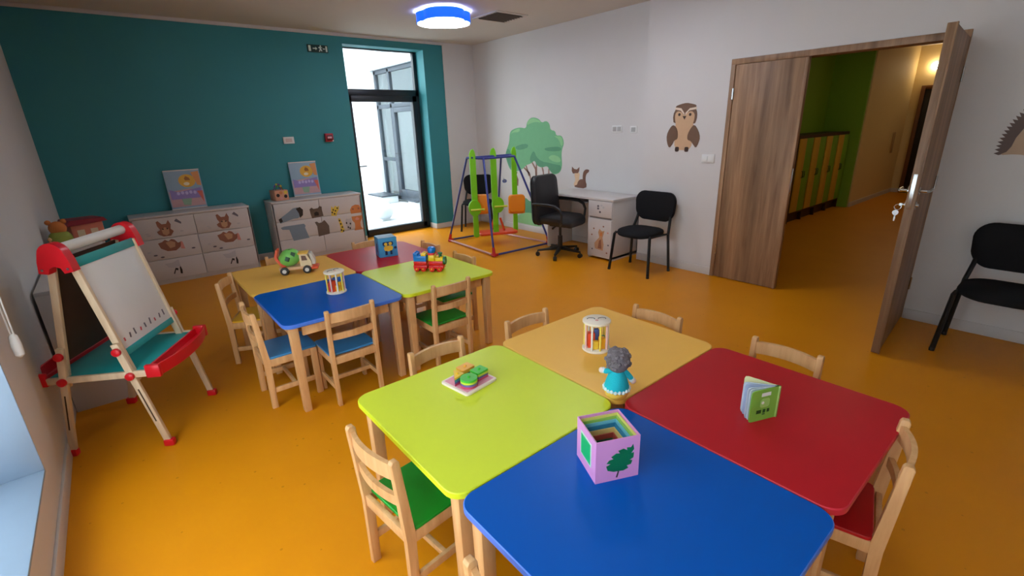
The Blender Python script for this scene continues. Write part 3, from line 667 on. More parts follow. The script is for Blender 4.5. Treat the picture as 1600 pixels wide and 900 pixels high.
# ------------------------------------------------------------------ black visitor chairs
def cushion(w, d, r, th, f, dome=.35, n=7):
    b = nb(); o = rrect(w, d, r, n)
    rings = []
    for s, z in ((.90, 0), (.98, th*.2), (1, th*.5), (.975, th*.8), (.9, th*.97), (.6, th*1.1), (.25, th*1.14)):
        rings.append([b.verts.new(f(p[0]*s, p[1]*s, z)) for p in o])
    N = len(o)
    for A, B in zip(rings, rings[1:]):
        for k in range(N): b.faces.new((A[k], A[(k+1) % N], B[(k+1) % N], B[k]))
    b.faces.new(rings[0]); b.faces.new(rings[-1]); return b
BM = mat('black_metal', (16, 16, 18), .5, .0, .05, spec=.3)
def visitor_chair(x, y, face, label):
    t = thing('visitor_chair', label, 'chair', (x, y, 0), R(face)-math.pi/2, 'black visitor chairs')
    part('seat', cushion(.47, .43, .16, .055, lambda u, v, z: (u*(1+.10*v), v+.005, .425+z-.02*(v/.2)**2*(v > 0))), BLACKF, t)
    def fb(u, v, z):
        yy = -.235-.05*(v)-.0+.22*u*u
        return (u*(1-.12*(v < 0)*abs(v/.16)), yy+z*1.0-.04, .70+v)
    part('backrest', cushion(.52, .325, .11, .04, fb), BLACKF, t)
    part('back_shell', cushion(.51, .315, .10, .012, lambda u, v, z: (u*(1-.12*(v < 0)*abs(v/.16)), -.235-.05*v+.22*u*u-.04-z, .70+v)), BLACKP, t)
    for s in (1, -1):
        b = nb(); tube(b, [(s*.262, .205, 0), (s*.232, .165, .42), (s*.225, .14, .435)], .016, 8); l1 = part('leg', b, BM, t)
        b = nb(); tube(b, [(s*.262, -.19, 0), (s*.235, -.175, .41), (s*.232, -.185, .45), (s*.215, -.225, .56), (s*.20, -.255, .70)], .015, 8); part('leg', b, BM, t)
        b = nb(); tube(b, [(s*.228, .15, .43), (s*.234, -.175, .425)], .011, 8); part('side_rail', b, BM, t)
        for yy in (.205, -.19):
            b = nb(); lathe(b, [(.017, 0), (.017, .02), (.015, .024)], 10, Matrix.Translation((s*.262, yy, 0))); part('foot_cap', b, BLACKP, t)
    b = nb(); tube(b, [(-.23, .10, .425), (.23, .10, .425)], .009, 6); tube(b, [(-.23, -.12, .425), (.23, -.12, .425)], .009, 6); part('cross_bar', b, BM, t)
visitor_chair(4.42, 3.11, 180, 'black fabric visitor chair between the white desk and the oak door')
visitor_chair(4.42, .205, 180, 'black fabric visitor chair at the right edge below the hedgehog sticker')
visitor_chair(4.56, 6.40, 226, 'black fabric visitor chair in the corner behind the swing')

# ------------------------------------------------------------------ office chair
t = thing('office_chair', 'black leatherette swivel office chair with armrests at the white desk', 'chair', (4.27, 4.22, 0), R(-78)-math.pi/2)
for i in range(5):
    a = R(72*i+20); c, s = math.cos(a), math.sin(a)
    b = nb(); bar(b, (c*.03, s*.03, .10), (c*.29, s*.29, .075), .05, .04, side=(-s, c, 0), bev=.006, w2=.03, d2=.022); part('base_arm', b, BLACKP, t)
    b = nb(); tube(b, [(c*.29, s*.29, .03), (c*.29, s*.29, .08)], .008, 6)
    for q in (-.012, .012): lathe(b, [(.006, -.008), (.028, -.007), (.028, .007), (.006, .008)], 14, Matrix.Translation((c*.29-s*q, s*.29+c*q, .0285)) @ Matrix.Rotation(a, 4, 'Z') @ Matrix.Rotation(R(90), 4, 'X'))
    part('caster', b, BLACKP, t)
b = nb(); lathe(b, [(.032, .085), (.03, .26), (.018, .26), (.018, .42)], 14); part('gas_lift', b, BLACKP, t)
bx('tilt_mechanism', t, BLACKP, -.07, .07, -.12, .12, .38, .43, .01)
b = nb(); tube(b, [(.06, 0, .40), (.19, .02, .39)], .007, 6); tube(b, [(.17, .015, .392), (.21, .025, .388)], .013, 8); part('lever', b, BLACKP, t)
part('seat', cushion(.49, .48, .10, .10, lambda u, v, z: (u, v+.03, .42+z-.03*(v/.24)**2*(v > 0)+.02*(u/.24)**2)), BLACKL, t)
def ob(u, v, z): return (u*(1-.06*(v/.32)), -.23-.16*(v+.30)*.55+.12*u*u+z, .71+v)
bk_ = part('backrest', cushion(.53, .61, .09, .075, ob), BLACKL, t)
part('back_shell', cushion(.52, .60, .09, .03, lambda u, v, z: (u*(1-.06*(v/.32)), -.23-.16*(v+.30)*.55+.12*u*u-z+.004, .71+v)), BLACKL, bk_)
b = nb(); tube(b, [(-.17, -.195, .88), (0, -.20, .875), (.17, -.195, .88)], .004, 6); part('seam', b, BLACKP, bk_)
b = nb(); box(b, -.20, -.15, -.175, -.16, .50, .52, .003); part('badge', b, mat('badge_yellow', (150, 130, 60), .4), bk_, 'small yellowish badge low on the back')
for s in (1, -1):
    b = nb(); tube(b, [(s*.245, -.25, .68), (s*.275, -.18, .685), (s*.285, .0, .685), (s*.285, .10, .675), (s*.283, .17, .64), (s*.278, .20, .58), (s*.27, .19, .48), (s*.22, .14, .44)], [.012, .017, .019, .019, .018, .016, .015, .014], 10); part('armrest', b, BLACKP, t)
b = nb(); bar(b, (0, -.10, .41), (0, -.29, .42), .06, .014, bev=.003); bar(b, (0, -.285, .42), (0, -.30, .60), .06, .014, bev=.003); part('back_bracket', b, BLACKP, t)

# ------------------------------------------------------------------ desk
DX0, DX1, DY0, DY1, DZ = 4.47, 4.985, 3.55, 4.70, .75
t = thing('desk', 'white desk with a pedestal carrying small animal prints', 'desk', ((DX0+DX1)/2, (DY0+DY1)/2, 0)); ox, oy = -(DX0+DX1)/2, -(DY0+DY1)/2
def db(name, m, x0, x1, y0, y1, z0, z1, bev=.002, parent=None): return bx(name, parent or t, m, x0+ox, x1+ox, y0+oy, y1+oy, z0, z1, bev)
db('desktop', WHITEL, DX0-.01, DX1, DY0-.01, DY1, DZ-.025, DZ)
b = nb()
for q in ((DX0, DX1, DY0, DY0+.018, 0, DZ-.025), (DX0, DX1, 3.90, 3.918, 0, DZ-.025), (DX1-.02, DX1, DY0, 3.918, 0, DZ-.025), (DX0+.02, DX1, DY0, 3.918, .02, .05)): box(b, q[0]+ox, q[1]+ox, q[2]+oy, q[3]+oy, q[4], q[5], .001)
part('pedestal', b, WHITEL, t)
dw = db('drawer', WHITEL, DX0-.016, DX0+.004, DY0+.003, 3.915, .53, DZ-.03)
dc = db('cupboard_door', WHITEL, DX0-.016, DX0+.004, DY0+.003, 3.915, .03, .505)
db('rail_strip', GREYGAP, DX0+.002, DX0+.02, DY0+.018, 3.90, .505, .53, 0)
db('side_panel', WHITEL, DX0+.03, DX1, DY1-.02, DY1, 0, DZ-.025)
db('back_panel', WHITEL, DX1-.025, DX1-.005, 3.918, DY1-.02, .30, DZ-.025)
db('keyboard_tray', mat('tray_grey', (150, 148, 148), .4), DX0+.14, DX0+.40, 3.93, DY1-.03, .645, .66)
def dd_(parent, pts, m, l=1):
    b = nb(); prism(b, pts, 0, .0012*l, lambda u, v, w_: (DX0-.016-w_+ox, u+oy, v)); part('print', b, m, parent)
yc = 3.73
dd_(dc, [(yc+.06, .13), (yc-.06, .12), (yc-.07, .20), (yc-.05, .28), (yc-.08, .37), (yc-.04, .36), (yc+.0, .385), (yc+.02, .34), (yc+.0, .28), (yc+.04, .24), (yc+.075, .2), (yc+.07, .15)], TAN)
dd_(dc, [(yc+.02, .14), (yc-.04, .14), (yc-.03, .26), (yc+.0, .24)], BRN, 2); dd_(dc, [(yc-.01, .3), (yc-.04, .3), (yc-.045, .345), (yc-.015, .345)], ORP, 2)
for a, e in ((-.13, .35), (-.14, .2), (-.12, .1), (.11, .12), (.12, .3), (.09, .38), (-.06, .42)): dd_(dc, circle(.012, 8, yc+a, e, .01), [BRN, PNK, LEAFD][int(abs(a)*100) % 3])
for a, e in ((.03, .66), (-.02, .67), (.0, .59), (-.05, .65), (.03, .63)): dd_(dw, circle(.016, 8, yc+a, e, .013), LEAFD if a > -.01 else LGR)

# ------------------------------------------------------------------ glider swing
t = thing('glider_swing', 'kids glider swing with a blue tube frame, green arms and orange seats', 'swing', (4.1, 5.36, 0))
PUR = mat('blue_violet_tube', (66, 74, 150), .3, .3, .05); PTU = mat('pink_tube', (200, 150, 150), .3, .3, .05)
SWG = mat('swing_green', (124, 205, 26), .35, var=.03); SWO = mat('swing_orange', (244, 140, 10), .35, var=.03); SWR = mat('swing_red_orange', (238, 80, 40), .4); SWJ = mat('swing_joint', (190, 30, 36), .4)
FT = [(3.70-4.1, 5.97-5.36), (3.61-4.1, 4.765-5.36), (4.585-4.1, 4.735-5.36), (4.53-4.1, 5.88-5.36)]
TP = [(3.79-4.1, 5.52-5.36), (3.81-4.1, 5.17-5.36), (4.33-4.1, 5.16-5.36), (4.37-4.1, 5.50-5.36)]
for i in range(4):
    b = nb(); tube(b, [(*FT[i], .03), (*TP[i], 1.215)], .014, 8); part('frame_leg', b, PUR, t)
    j = (i+1) % 4; b = nb(); tube(b, [(*FT[i], .025), (*FT[j], .025)], .014, 8); part('base_tube', b, PTU if i in (0, 2) else PUR, t)
    b = nb(); tube(b, [(*TP[i], 1.215), (*TP[j], 1.215)], .014, 8); part('top_tube', b, PUR, t)
    b = nb(); p = Vector((*FT[i], .025)); q = (Vector((*TP[i], 1.215))-p).normalized(); tube(b, [p-Vector((0, 0, .02)), p+q*.10], [.026, .019], 10)
    for k in (j, (i-1) % 4):
        d = (Vector((*FT[k], .025))-p).normalized(); tube(b, [p, p+d*.06], .0185, 8)
    part('corner_joint', b, SWJ, t)
b = nb(); tube(b, [(-.36, -.01, 1.225), (.36, -.05, 1.225)], .016, 10); part('pivot_bar', b, PUR, t)
ARM = [(-.335, -.005), (.0, -.02), (.335, -.06)]
for i, (ax, ay) in enumerate(ARM):
    b = nb()
    pts = [(-.038, .17), (-.02, .15), (.02, .15), (.038, .17), (.032, .55), (.04, .62), (.04, 1.25), (.03, 1.30), (.012, 1.335), (-.02, 1.32), (-.04, 1.27), (-.04, .62), (-.032, .55)]
    if i == 2: pts = [(p[0]*.85, p[1]) for p in pts]
    prism(b, pts, -.02, .02, lambda u, v, w_: (ax+u*.9+w_*.44, ay-u*.44+w_*.9, v)); arm = part('swing_arm', b, SWG, t)
    if i < 2:
        b = nb(); cx = ax-.02 if i == 0 else ax+.035; c = circle(.085, 22, 0, .56, .11)
        prism(b, c, -.03, .03, lambda u, v, w_: (cx+u*.9+w_*.44, ay-.02-u*.44+w_*.9, v)); part('arm_disc', b, SWG, arm)
        b = nb(); tube(b, [(cx-.07, ay-.03, .54), (cx+.10, ay-.11, .54)], .014, 8); part('handle', b, mat('handle_yellow', (206, 214, 60), .4), arm)
    b = nb()
    for zz in (.85, 1.0):
        lathe(b, [(.012, -.026), (.012, .026)], 8, Matrix.Translation((ax, ay, zz)) @ Matrix.Rotation(R(-26), 4, 'Z') @ Matrix.Rotation(R(90), 4, 'X'))
    part('bolt', b, SWG, arm)
for (sx_, sy_, w_, z_) in ((-.20, .03, .20, .60), (.335, -.10, .24, .55)):
    st = None
    b = nb(); prism(b, rrect(w_, .25, .05, 5), -.035, .035, lambda u, v, q: (sx_+u*.8+q*.6, sy_-u*.6+q*.8, z_+v), cham=.012); st = part('seat_back', b, SWO, t)
    b = nb(); prism(b, rrect(w_, .22, .05, 5), -.02, .02, lambda u, v, q: (sx_+u*.8+(v+.1)*.6, sy_-u*.6+(v+.1)*.8, z_-.13+q), cham=.008); part('seat_base', b, SWO, t)
b = nb(); prism(b, rrect(.56, .26, .06, 5), .14, .175, lambda u, v, q: (.06+u*.9+v*.44, .02-u*.44+v*.9, q), cham=.008); part('foot_platform', b, SWR, t)
for u in (-.1, .1):
    b = nb(); tube(b, [(.06+u*.9, .02-u*.44, .17), (.06+u*.4, .02-u*.2, .36)], .016, 8); part('foot_strut', b, SWR, t)

# ------------------------------------------------------------------ wall stickers
def wdec(parent, name, pts, m, X, layer, y0=0, z0=0):
    b = nb(); prism(b, pts, .0006*(layer-1) if layer > 1 else 0, .0012*layer, lambda u, v, w_: (-w_, u-y0, v-z0)); o = part(name, b, m, parent); return o
T0 = thing('tree_sticker', 'green cartoon tree sticker on the white wall behind the office chair', 'wall sticker', (XF, 5.5, .1))
tg = mat('sticker_green', (110, 178, 128), .6); tl = mat('sticker_light_green', (138, 198, 138), .6); td = mat('sticker_dark_green', (84, 150, 112), .6); tb = mat('sticker_bark', (150, 112, 98), .6)
def td_(name, pts, m, l): wdec(T0, name, pts, m, XF, l, 5.5, .1)
def smooth(pts, it=2):
    for _ in range(it):
        q = []
        for i in range(len(pts)):
            a, c = pts[i], pts[(i+1) % len(pts)]; q += [(a[0]*.75+c[0]*.25, a[1]*.75+c[1]*.25), (a[0]*.25+c[0]*.75, a[1]*.25+c[1]*.75)]
        pts = q
    return pts
crown = [(6.049, 1.527), (5.927, 1.57), (5.791, 1.585), (5.66, 1.562), (5.641, 1.663), (5.529, 1.726), (5.375, 1.695), (5.316, 1.635), (5.226, 1.666), (5.153, 1.622), (5.14, 1.534), (5.039, 1.524), (5.025, 1.456), (4.913, 1.465), (4.861, 1.36), (4.912, 1.264), (4.916, 1.167), (4.901, 1.049), (4.944, .948), (5.07, .912), (5.159, .969), (5.203, 1.038), (5.326, 1.003), (5.435, 1.029), (5.48, 1.111), (5.562, 1.056), (5.678, 1.031), (5.747, .974), (5.885, .924), (6.061, .928), (6.138, 1.047), (6.185, 1.179), (6.115, 1.29), (6.067, 1.377)]
for seg in ([(5.536, .60), (5.60, .904), (5.747, 1.0)], [(5.43, .60), (5.467, .986), (5.546, 1.08)], [(5.25, .60), (5.296, .952), (5.326, 1.03)], [(5.19, .60), (5.174, 1.0)], [(5.447, .75), (5.443, 1.10)], [(5.61, .87), (5.695, 1.05)]):
    for a, c in zip(seg, seg[1:]):
        d = Vector((c[0]-a[0], c[1]-a[1])); n = Vector((-d.y, d.x)).normalized()*.018
        td_('branch', [(a[0]+n.x, a[1]+n.y), (c[0]+n.x*.7, c[1]+n.y*.7), (c[0]-n.x*.7, c[1]-n.y*.7), (a[0]-n.x, a[1]-n.y)], tb, 1)
td_('crown', smooth(crown), tg, 2)
for pts in ([(5.939, 1.292), (5.8, 1.335), (5.635, 1.347), (5.62, 1.295), (5.736, 1.262), (5.872, 1.25)], [(5.276, 1.279), (5.171, 1.3), (4.94, 1.312), (4.912, 1.254), (5.083, 1.242), (5.231, 1.249)],
            [(5.592, 1.129), (5.525, 1.234), (5.478, 1.235), (5.441, 1.154), (5.324, 1.095), (5.173, 1.08), (5.04, 1.064), (4.911, 1.049), (4.954, .958), (5.07, .922), (5.159, .979), (5.203, 1.04), (5.326, 1.01), (5.435, 1.035), (5.48, 1.115), (5.562, 1.06)],
            [(6.17, 1.179), (6.115, 1.28), (6.047, 1.226), (5.982, 1.118), (6.05, .945), (6.12, 1.047)]): td_('dark_foliage', smooth(pts, 1), td, 3)
for pts in ([(5.642, 1.61), (5.625, 1.673), (5.522, 1.71), (5.375, 1.68), (5.322, 1.639), (5.437, 1.654), (5.546, 1.641)], [(6.045, 1.484), (5.927, 1.556), (5.791, 1.572), (5.827, 1.513), (5.963, 1.515)], [(5.068, 1.456), (5.025, 1.452), (4.913, 1.45), (4.88, 1.36), (4.912, 1.303), (4.968, 1.408)], [(5.2, 1.15), (5.1, 1.2), (4.95, 1.17), (4.92, 1.1), (5.05, 1.09)]): td_('light_foliage', smooth(pts, 1), tl, 3)
td_('bush', smooth([(5.83, .349), (5.80, .463), (5.711, .536), (5.612, .47), (5.50, .50), (5.40, .40), (5.38, .2), (5.8, .2)]), td, 1)
td_('bush', smooth([(6.05, .11), (5.9, .24), (5.668, .30), (5.48, .286), (5.3, .22), (5.30, .102), (5.7, .102)]), tl, 2)
def small(name, label, y, z, shapes):
    t = thing(name, label, 'wall sticker', (XF, y, z))
    for nm, pts, m, l in shapes: wdec(t, nm, pts, m, XF, l)
small('squirrel_sticker', 'brown squirrel sticker on the wall above the desk', 4.56, .76, (
    ('belly', smooth([(.11, .19), (.06, .22), (.0, .20), (.02, .12), (-.02, .03), (.09, .0), (.12, .05), (.08, .10)], 1), mat('sticker_cream', (226, 190, 152), .6), 1),
    ('body', smooth([(.09, .005), (-.12, .0), (-.125, .08), (-.06, .125), (.0, .12), (.04, .08), (.05, .04), (.10, .03)], 1), mat('sticker_brown', (122, 84, 68), .6), 2),
    ('head', [(.13, .19), (.155, .225), (.15, .285), (.11, .255), (.06, .25), (.01, .285), (.015, .23), (.04, .20), (.08, .20)], MATS['sticker_brown'], 2),
    ('tail', smooth([(-.06, .06), (-.12, .05), (-.10, .13), (-.115, .20), (-.16, .225), (-.17, .255), (-.11, .262), (-.065, .23), (-.05, .16)], 1), MATS['sticker_brown'], 3)))
small('deer_sticker', 'tiny brown fox sticker on the wall behind the swing', 5.93, .70, (('body', [(.06, 0), (-.05, 0), (-.06, .1), (-.02, .17), (-.04, .22), (.02, .2), (.03, .12)], MATS['sticker_brown'], 1), ('tail', smooth([(.03, .0), (.09, .03), (.08, .14), (.05, .08)], 1), TAN, 2)))
small('bird_sticker', 'tiny blue bird sticker on the wall behind the swing', 6.22, .72, (('body', smooth([(.05, .0), (-.04, .01), (-.06, .05), (0, .07), (.07, .04)], 1), mat('sticker_blue', (70, 80, 130), .6), 1), ('wing', [(.02, .02), (-.02, .03), (.03, .09)], LEAFD, 2)))
T1 = thing('owl_sticker', 'brown owl sticker on the white wall left of the oak door', 'wall sticker', (XR, 2.9, 1.29))
def od(name, pts, m, l): wdec(T1, name, pts, m, XR, l, 2.9, 1.29)
ob_ = mat('owl_brown', (112, 84, 66), .6); ot = mat('owl_tan', (206, 168, 132), .6); od_ = mat('owl_dark', (60, 44, 36), .6); ol = mat('owl_cream', (226, 206, 186), .6)
od('belly', smooth([(3.005, 1.62), (2.80, 1.62), (2.80, 1.45), (2.80, 1.32), (2.90, 1.298), (3.0, 1.32), (3.01, 1.45)], 1), ot, 1)
od('head', smooth([(3.03, 1.566), (3.046, 1.661), (3.011, 1.728), (3.02, 1.75), (2.961, 1.767), (2.896, 1.778), (2.83, 1.765), (2.778, 1.75), (2.79, 1.723), (2.765, 1.678), (2.765, 1.612), (2.786, 1.560), (2.90, 1.60)], 1), ob_, 2)
od('face', smooth([(3.018, 1.625), (3.018, 1.671), (2.995, 1.699), (2.948, 1.691), (2.908, 1.648), (2.874, 1.683), (2.831, 1.697), (2.792, 1.668), (2.792, 1.613), (2.81, 1.55), (2.90, 1.50), (3.0, 1.56)], 1), ot, 3)
od('brow', [(3.02, 1.737), (2.951, 1.727), (2.911, 1.678), (2.909, 1.655), (2.955, 1.703), (3.022, 1.717)], ol, 4); od('brow', [(2.775, 1.732), (2.852, 1.723), (2.90, 1.678), (2.90, 1.655), (2.857, 1.701), (2.775, 1.712)], ol, 4)
od('wing', smooth([(3.037, 1.565), (2.994, 1.539), (2.969, 1.48), (2.97, 1.416), (3.01, 1.405), (3.027, 1.363), (3.062, 1.32), (3.096, 1.381), (3.105, 1.458), (3.076, 1.523)], 1), ob_, 4)
od('wing', smooth([(2.785, 1.565), (2.821, 1.53), (2.854, 1.468), (2.855, 1.41), (2.814, 1.399), (2.778, 1.359), (2.748, 1.325), (2.724, 1.376), (2.71, 1.433), (2.734, 1.5)], 1), ob_, 4)
od('eye', circle(.015, 12, 2.968, 1.664), od_, 4); od('eye', circle(.015, 12, 2.843, 1.661), od_, 4)
od('beak', [(2.93, 1.648), (2.885, 1.648), (2.905, 1.612)], od_, 4)
od('foot', smooth(rrect(.046, .05, .012, 2, 2.968, 1.312), 1), od_, 3); od('foot', smooth(rrect(.046, .05, .012, 2, 2.855, 1.312), 1), od_, 3)
T2 = thing('hedgehog_sticker', 'hedgehog sticker cut by the right edge above the black chair', 'wall sticker', (XR, .2, 1.30))
def hd(name, pts, m, l): wdec(T2, name, pts, m, XR, l, .2, 1.30)
sp = []; c0 = (.16, 1.33)
for i in range(105):
    a = math.pi*(-.02+1.04*i/104); rr_ = .345 if i % 2 else .318
    sp.append((c0[0]+rr_*math.cos(a)*.97, c0[1]+rr_*math.sin(a)*1.2))
sp += [(c0[0]-.25, c0[1]-.01), (c0[0]+.25, c0[1]-.005)]
hd('spines', sp, mat('hedgehog_dark', (92, 72, 66), .6), 1)
hd('body', smooth([(.47, 1.305), (.42, 1.335), (.40, 1.45), (.32, 1.58), (.17, 1.64), (0, 1.58), (-.09, 1.42), (-.18, 1.33), (-.12, 1.28), (.1, 1.29), (.3, 1.30), (.38, 1.315)], 1), mat('hedgehog_tan', (186, 156, 128), .6), 2)
hd('eye', circle(.014, 10, -.06, 1.38), od_, 3); hd('nose', circle(.016, 10, -.16, 1.34), od_, 3)

# ------------------------------------------------------------------ switches, sockets, alarm, exit sign
def wallbox_right(name, label, cat, X, y, z, wd, ht, inner):
    t = thing(name, label, cat, (X, y, z))
    bx('plate', t, WHITEP, -.009, 0, -wd/2, wd/2, -ht/2, ht/2, .003)
    for yy, w_, m in inner: bx('insert', t, m, -.012, -.009, yy-w_/2, yy+w_/2, -ht*.32, ht*.32, .001)
SKG = mat('socket_grey', (176, 174, 172), .4)
wallbox_right('wall_socket', 'white double socket on the wall right of the tree sticker', 'socket', XF, 3.95, 1.53, .15, .085, ((-.035, .055, SKG), (.035, .055, SKG)))
wallbox_right('light_switch', 'white switch plate beside the double socket', 'switch', XF, 3.70, 1.52, .10, .08, ((0, .06, SKG),))
wallbox_right('light_switch', 'white light switch below the owl sticker', 'switch', XR, 2.60, 1.225, .14, .085, ((-.033, .058, WHITEP), (.033, .058, WHITEP)))
t = thing('wall_thermostat', 'white rectangular control panel on the teal wall', 'control panel', (1.94, YB, 1.52)); bx('case', t, WHITEP, -.068, .068, -.018, 0, -.043, .043, .004); bx('display', t, mat('thermo_pink', (206, 184, 178), .4), -.04, .04, -.020, -.018, -.024, .024, .0005)
t = thing('fire_call_point', 'small red fire alarm call point on the teal wall', 'alarm', (2.47, YB, 1.535))
bx('case', t, mat('alarm_red', (170, 20, 40), .4), -.055, .055, -.05, -.0, -.055, .055, .01); bx('glass_plate', t, mat('alarm_dark', (90, 10, 22), .3), -.04, .04, -.053, -.05, -.04, .03, .001); bx('label_strip', t, mat('alarm_pale', (225, 170, 180), .4), -.028, .03, -.055, -.053, -.012, .012, .0005); bx('tab', t, WHITEP, .035, .05, -.055, -.05, -.05, -.035, .001)
t = thing('exit_sign', 'dark green exit sign with white pictograms high on the teal wall', 'sign', (2.5, YB, 2.65)); bx('plate', t, mat('exit_dark', (14, 58, 50), .4), -.135, .135, -.012, 0, -.045, .045, .002)
EXM = mat('exit_white', (214, 232, 218), .4)
def xd(name, pts): b = nb(); prism(b, pts, 0, .0015, lambda u, v, w_: (u, -.012-w_, v)); part(name, b, EXM, t)
xd('door_pictogram', [(-.12, -.034), (-.09, -.034), (-.09, .034), (-.12, .034)]); xd('arrow', [(-.065, -.006), (-.03, -.006), (-.03, -.02), (-.008, 0), (-.03, .02), (-.03, .006), (-.065, .006)])
xd('running_figure', [(.01, -.034), (.025, -.034), (.03, -.012), (.045, -.03), (.058, -.026), (.042, .002), (.04, .016), (.056, .008), (.058, .016), (.036, .026), (.012, .02), (.008, .006), (.02, .01), (.026, -.004), (.02, -.016)]); xd('running_head', circle(.009, 10, .038, .034))
xd('bar', [(.066, -.005), (.094, -.005), (.094, .005), (.066, .005)]); xd('door_pictogram', [(.102, -.034), (.124, -.034), (.124, .034), (.102, .034)])

# ------------------------------------------------------------------ toys on the tables
Z = TH
# wooden mixer truck
t = thing('mixer_truck', 'wooden toy cement mixer with a green drum on the far yellow table', 'toy', (.965, 3.80, Z), R(-24))
TW = mat('toy_pale_wood', (232, 182, 142), .5); TOR = mat('toy_orange_red', (226, 84, 40), .4); TGR = mat('toy_mixer_green', (128, 204, 96), .4)
bx('chassis', t, TW, -.125, .115, -.05, .05, .032, .056, .006)
bx('bumper', t, TOR, .10, .155, -.055, .055, .026, .046, .008)
for x in (-.085, .075):
    for s in (1, -1):
        b = nb(); lathe(b, [(.012, -.011), (.029, -.010), (.031, -.005), (.031, .005), (.029, .010), (.012, .011)], 20, Matrix.Translation((x, s*.058, .0312)) @ Matrix.Rotation(R(90), 4, 'X')); wl = part('wheel', b, BLACKP, t)
        b = nb(); lathe(b, [(.015, -.002), (.015, .002)], 14, Matrix.Translation((x, s*.0705, .0312)) @ Matrix.Rotation(R(90), 4, 'X')); part('hub', b, WHITEP, wl)
b = nb(); lathe(b, [(.028, -.085), (.052, -.05), (.066, -.01), (.066, .02), (.052, .055), (.03, .075)], 12, Matrix.Translation((-.045, 0, .122)) @ Matrix.Rotation(R(66), 4, 'Y')); dm = part('drum', b, TGR, t)
DGR = mat('toy_dark_green', (24, 70, 40), .5)
for p, q in (((-.05, -.066, .125), 12), ((-.01, -.05, .155), 10)):
    b = nb(); box(b, -.016, .016, -.004, .004, -.016, .016, .002, M=Matrix.Translation(p) @ Matrix.Rotation(R(25), 4, 'Y') @ Matrix.Rotation(R(-12), 4, 'X')); part('shape_hole', b, DGR, dm)
b = nb(); prism(b, [(-.012, -.014), (.016, -.01), (.002, .016)], -.003, .003, lambda u, v, q: (-.03+u, v-.01, .185+q)); part('shape_hole', b, DGR, dm)
b = nb(); pts = [(-.10, .055), (-.12, .085), (-.14, .12), (-.142, .15), (-.125, .195), (-.112, .192), (-.125, .15), (-.122, .125), (-.095, .09), (-.07, .06)]
prism(b, pts, -.04, .04, lambda u, v, w_: (u, w_, v)); part('drum_support', b, TOR, t)
b = nb(); prism(b, [(.03, .056), (.11, .056), (.11, .09), (.085, .145), (.03, .15)], -.045, .045, lambda u, v, w_: (u, w_, v)); cb = part('cab', b, mat('toy_cream', (238, 214, 170), .45), t)
bx('cab_roof', cb, mat('toy_yellow_roof', (236, 190, 80), .45), .022, .092, -.048, .048, .148, .158, .003)
b = nb(); prism(b, [(.045, .10), (.085, .10), (.076, .135), (.045, .138)], -.0475, .0475, lambda u, v, w_: (u, w_, v)); part('cab_window', b, mat('toy_window_dark', (120, 84, 66), .4), cb)
b = nb(); prism(b, [(.111, .062), (.135, .062), (.135, .10), (.115, .15), (.10, .15), (.111, .095)], -.035, .035, lambda u, v, w_: (u, w_, v)); part('front_panel', b, mat('toy_grey_white', (206, 196, 186), .5), cb)

def drum_toy(x, y, label, rz):
    t = thing('bead_drum', label, 'toy', (x, y, Z), rz, 'drum shaped wooden bead toys')
    cr = mat('drum_cream', (240, 226, 206), .45)
    r = .066
    b = nb(); lathe(b, [(r-.004, 0), (r, .003), (r, .011), (r-.004, .014)], 28); part('base_disc', b, cr, t)
    b = nb(); lathe(b, [(r-.004, .138), (r, .141), (r, .149), (r-.004, .152)], 28); tp = part('top_disc', b, cr, t)
    for i, m in enumerate([mat('peg_white', (236, 230, 224), .4), mat('peg_yellow', (238, 214, 90), .4), mat('peg_pink', (240, 200, 196), .4)]*3):
        a = 2*math.pi*i/9; b = nb(); tube(b, [(.056*math.cos(a), .056*math.sin(a), .012), (.056*math.cos(a), .056*math.sin(a), .14)], .005, 8); part('rod', b, m, t)
    k = 0
    for (px, py, w_, h_, c) in ((-.026, -.004, .034, .075, (226, 70, 30)), (.012, .022, .030, .07, (206, 40, 50)), (.022, -.022, .030, .055, (244, 170, 30)), (-.008, -.028, .026, .04, (248, 206, 60)), (.0, .0, .022, .09, (70, 90, 150)), (-.03, .026, .02, .06, (60, 150, 60)), (.034, .01, .018, .05, (40, 130, 60)), (-.040, .014, .018, .06, (200, 60, 60))):
        b = nb(); box(b, px-w_/2, px+w_/2, py-w_/2, py+w_/2, .014, .014+h_, .003); part('block', b, mat('drum_block_%d' % k, c, .4), t); k += 1
    bl = mat('print_black', (40, 40, 44), .5)
    for s in (-1, 1):
        b = nb(); tube(b, [(s*.026+.018*math.cos(a), .008+.011*math.sin(a), .1523) for a in [R(q) for q in range(-30, 220, 25)]], .0018, 5); part('face_mark', b, bl, tp)
    b = nb(); prism(b, circle(.008, 10, -.002, -.012), .152, .1528); part('face_mark', b, PNK, tp)
drum_toy(1.605, 1.345, 'round wooden bead drum on the near yellow table', R(-40))
drum_toy(1.005, 3.10, 'round wooden bead drum on the far blue table', R(20))

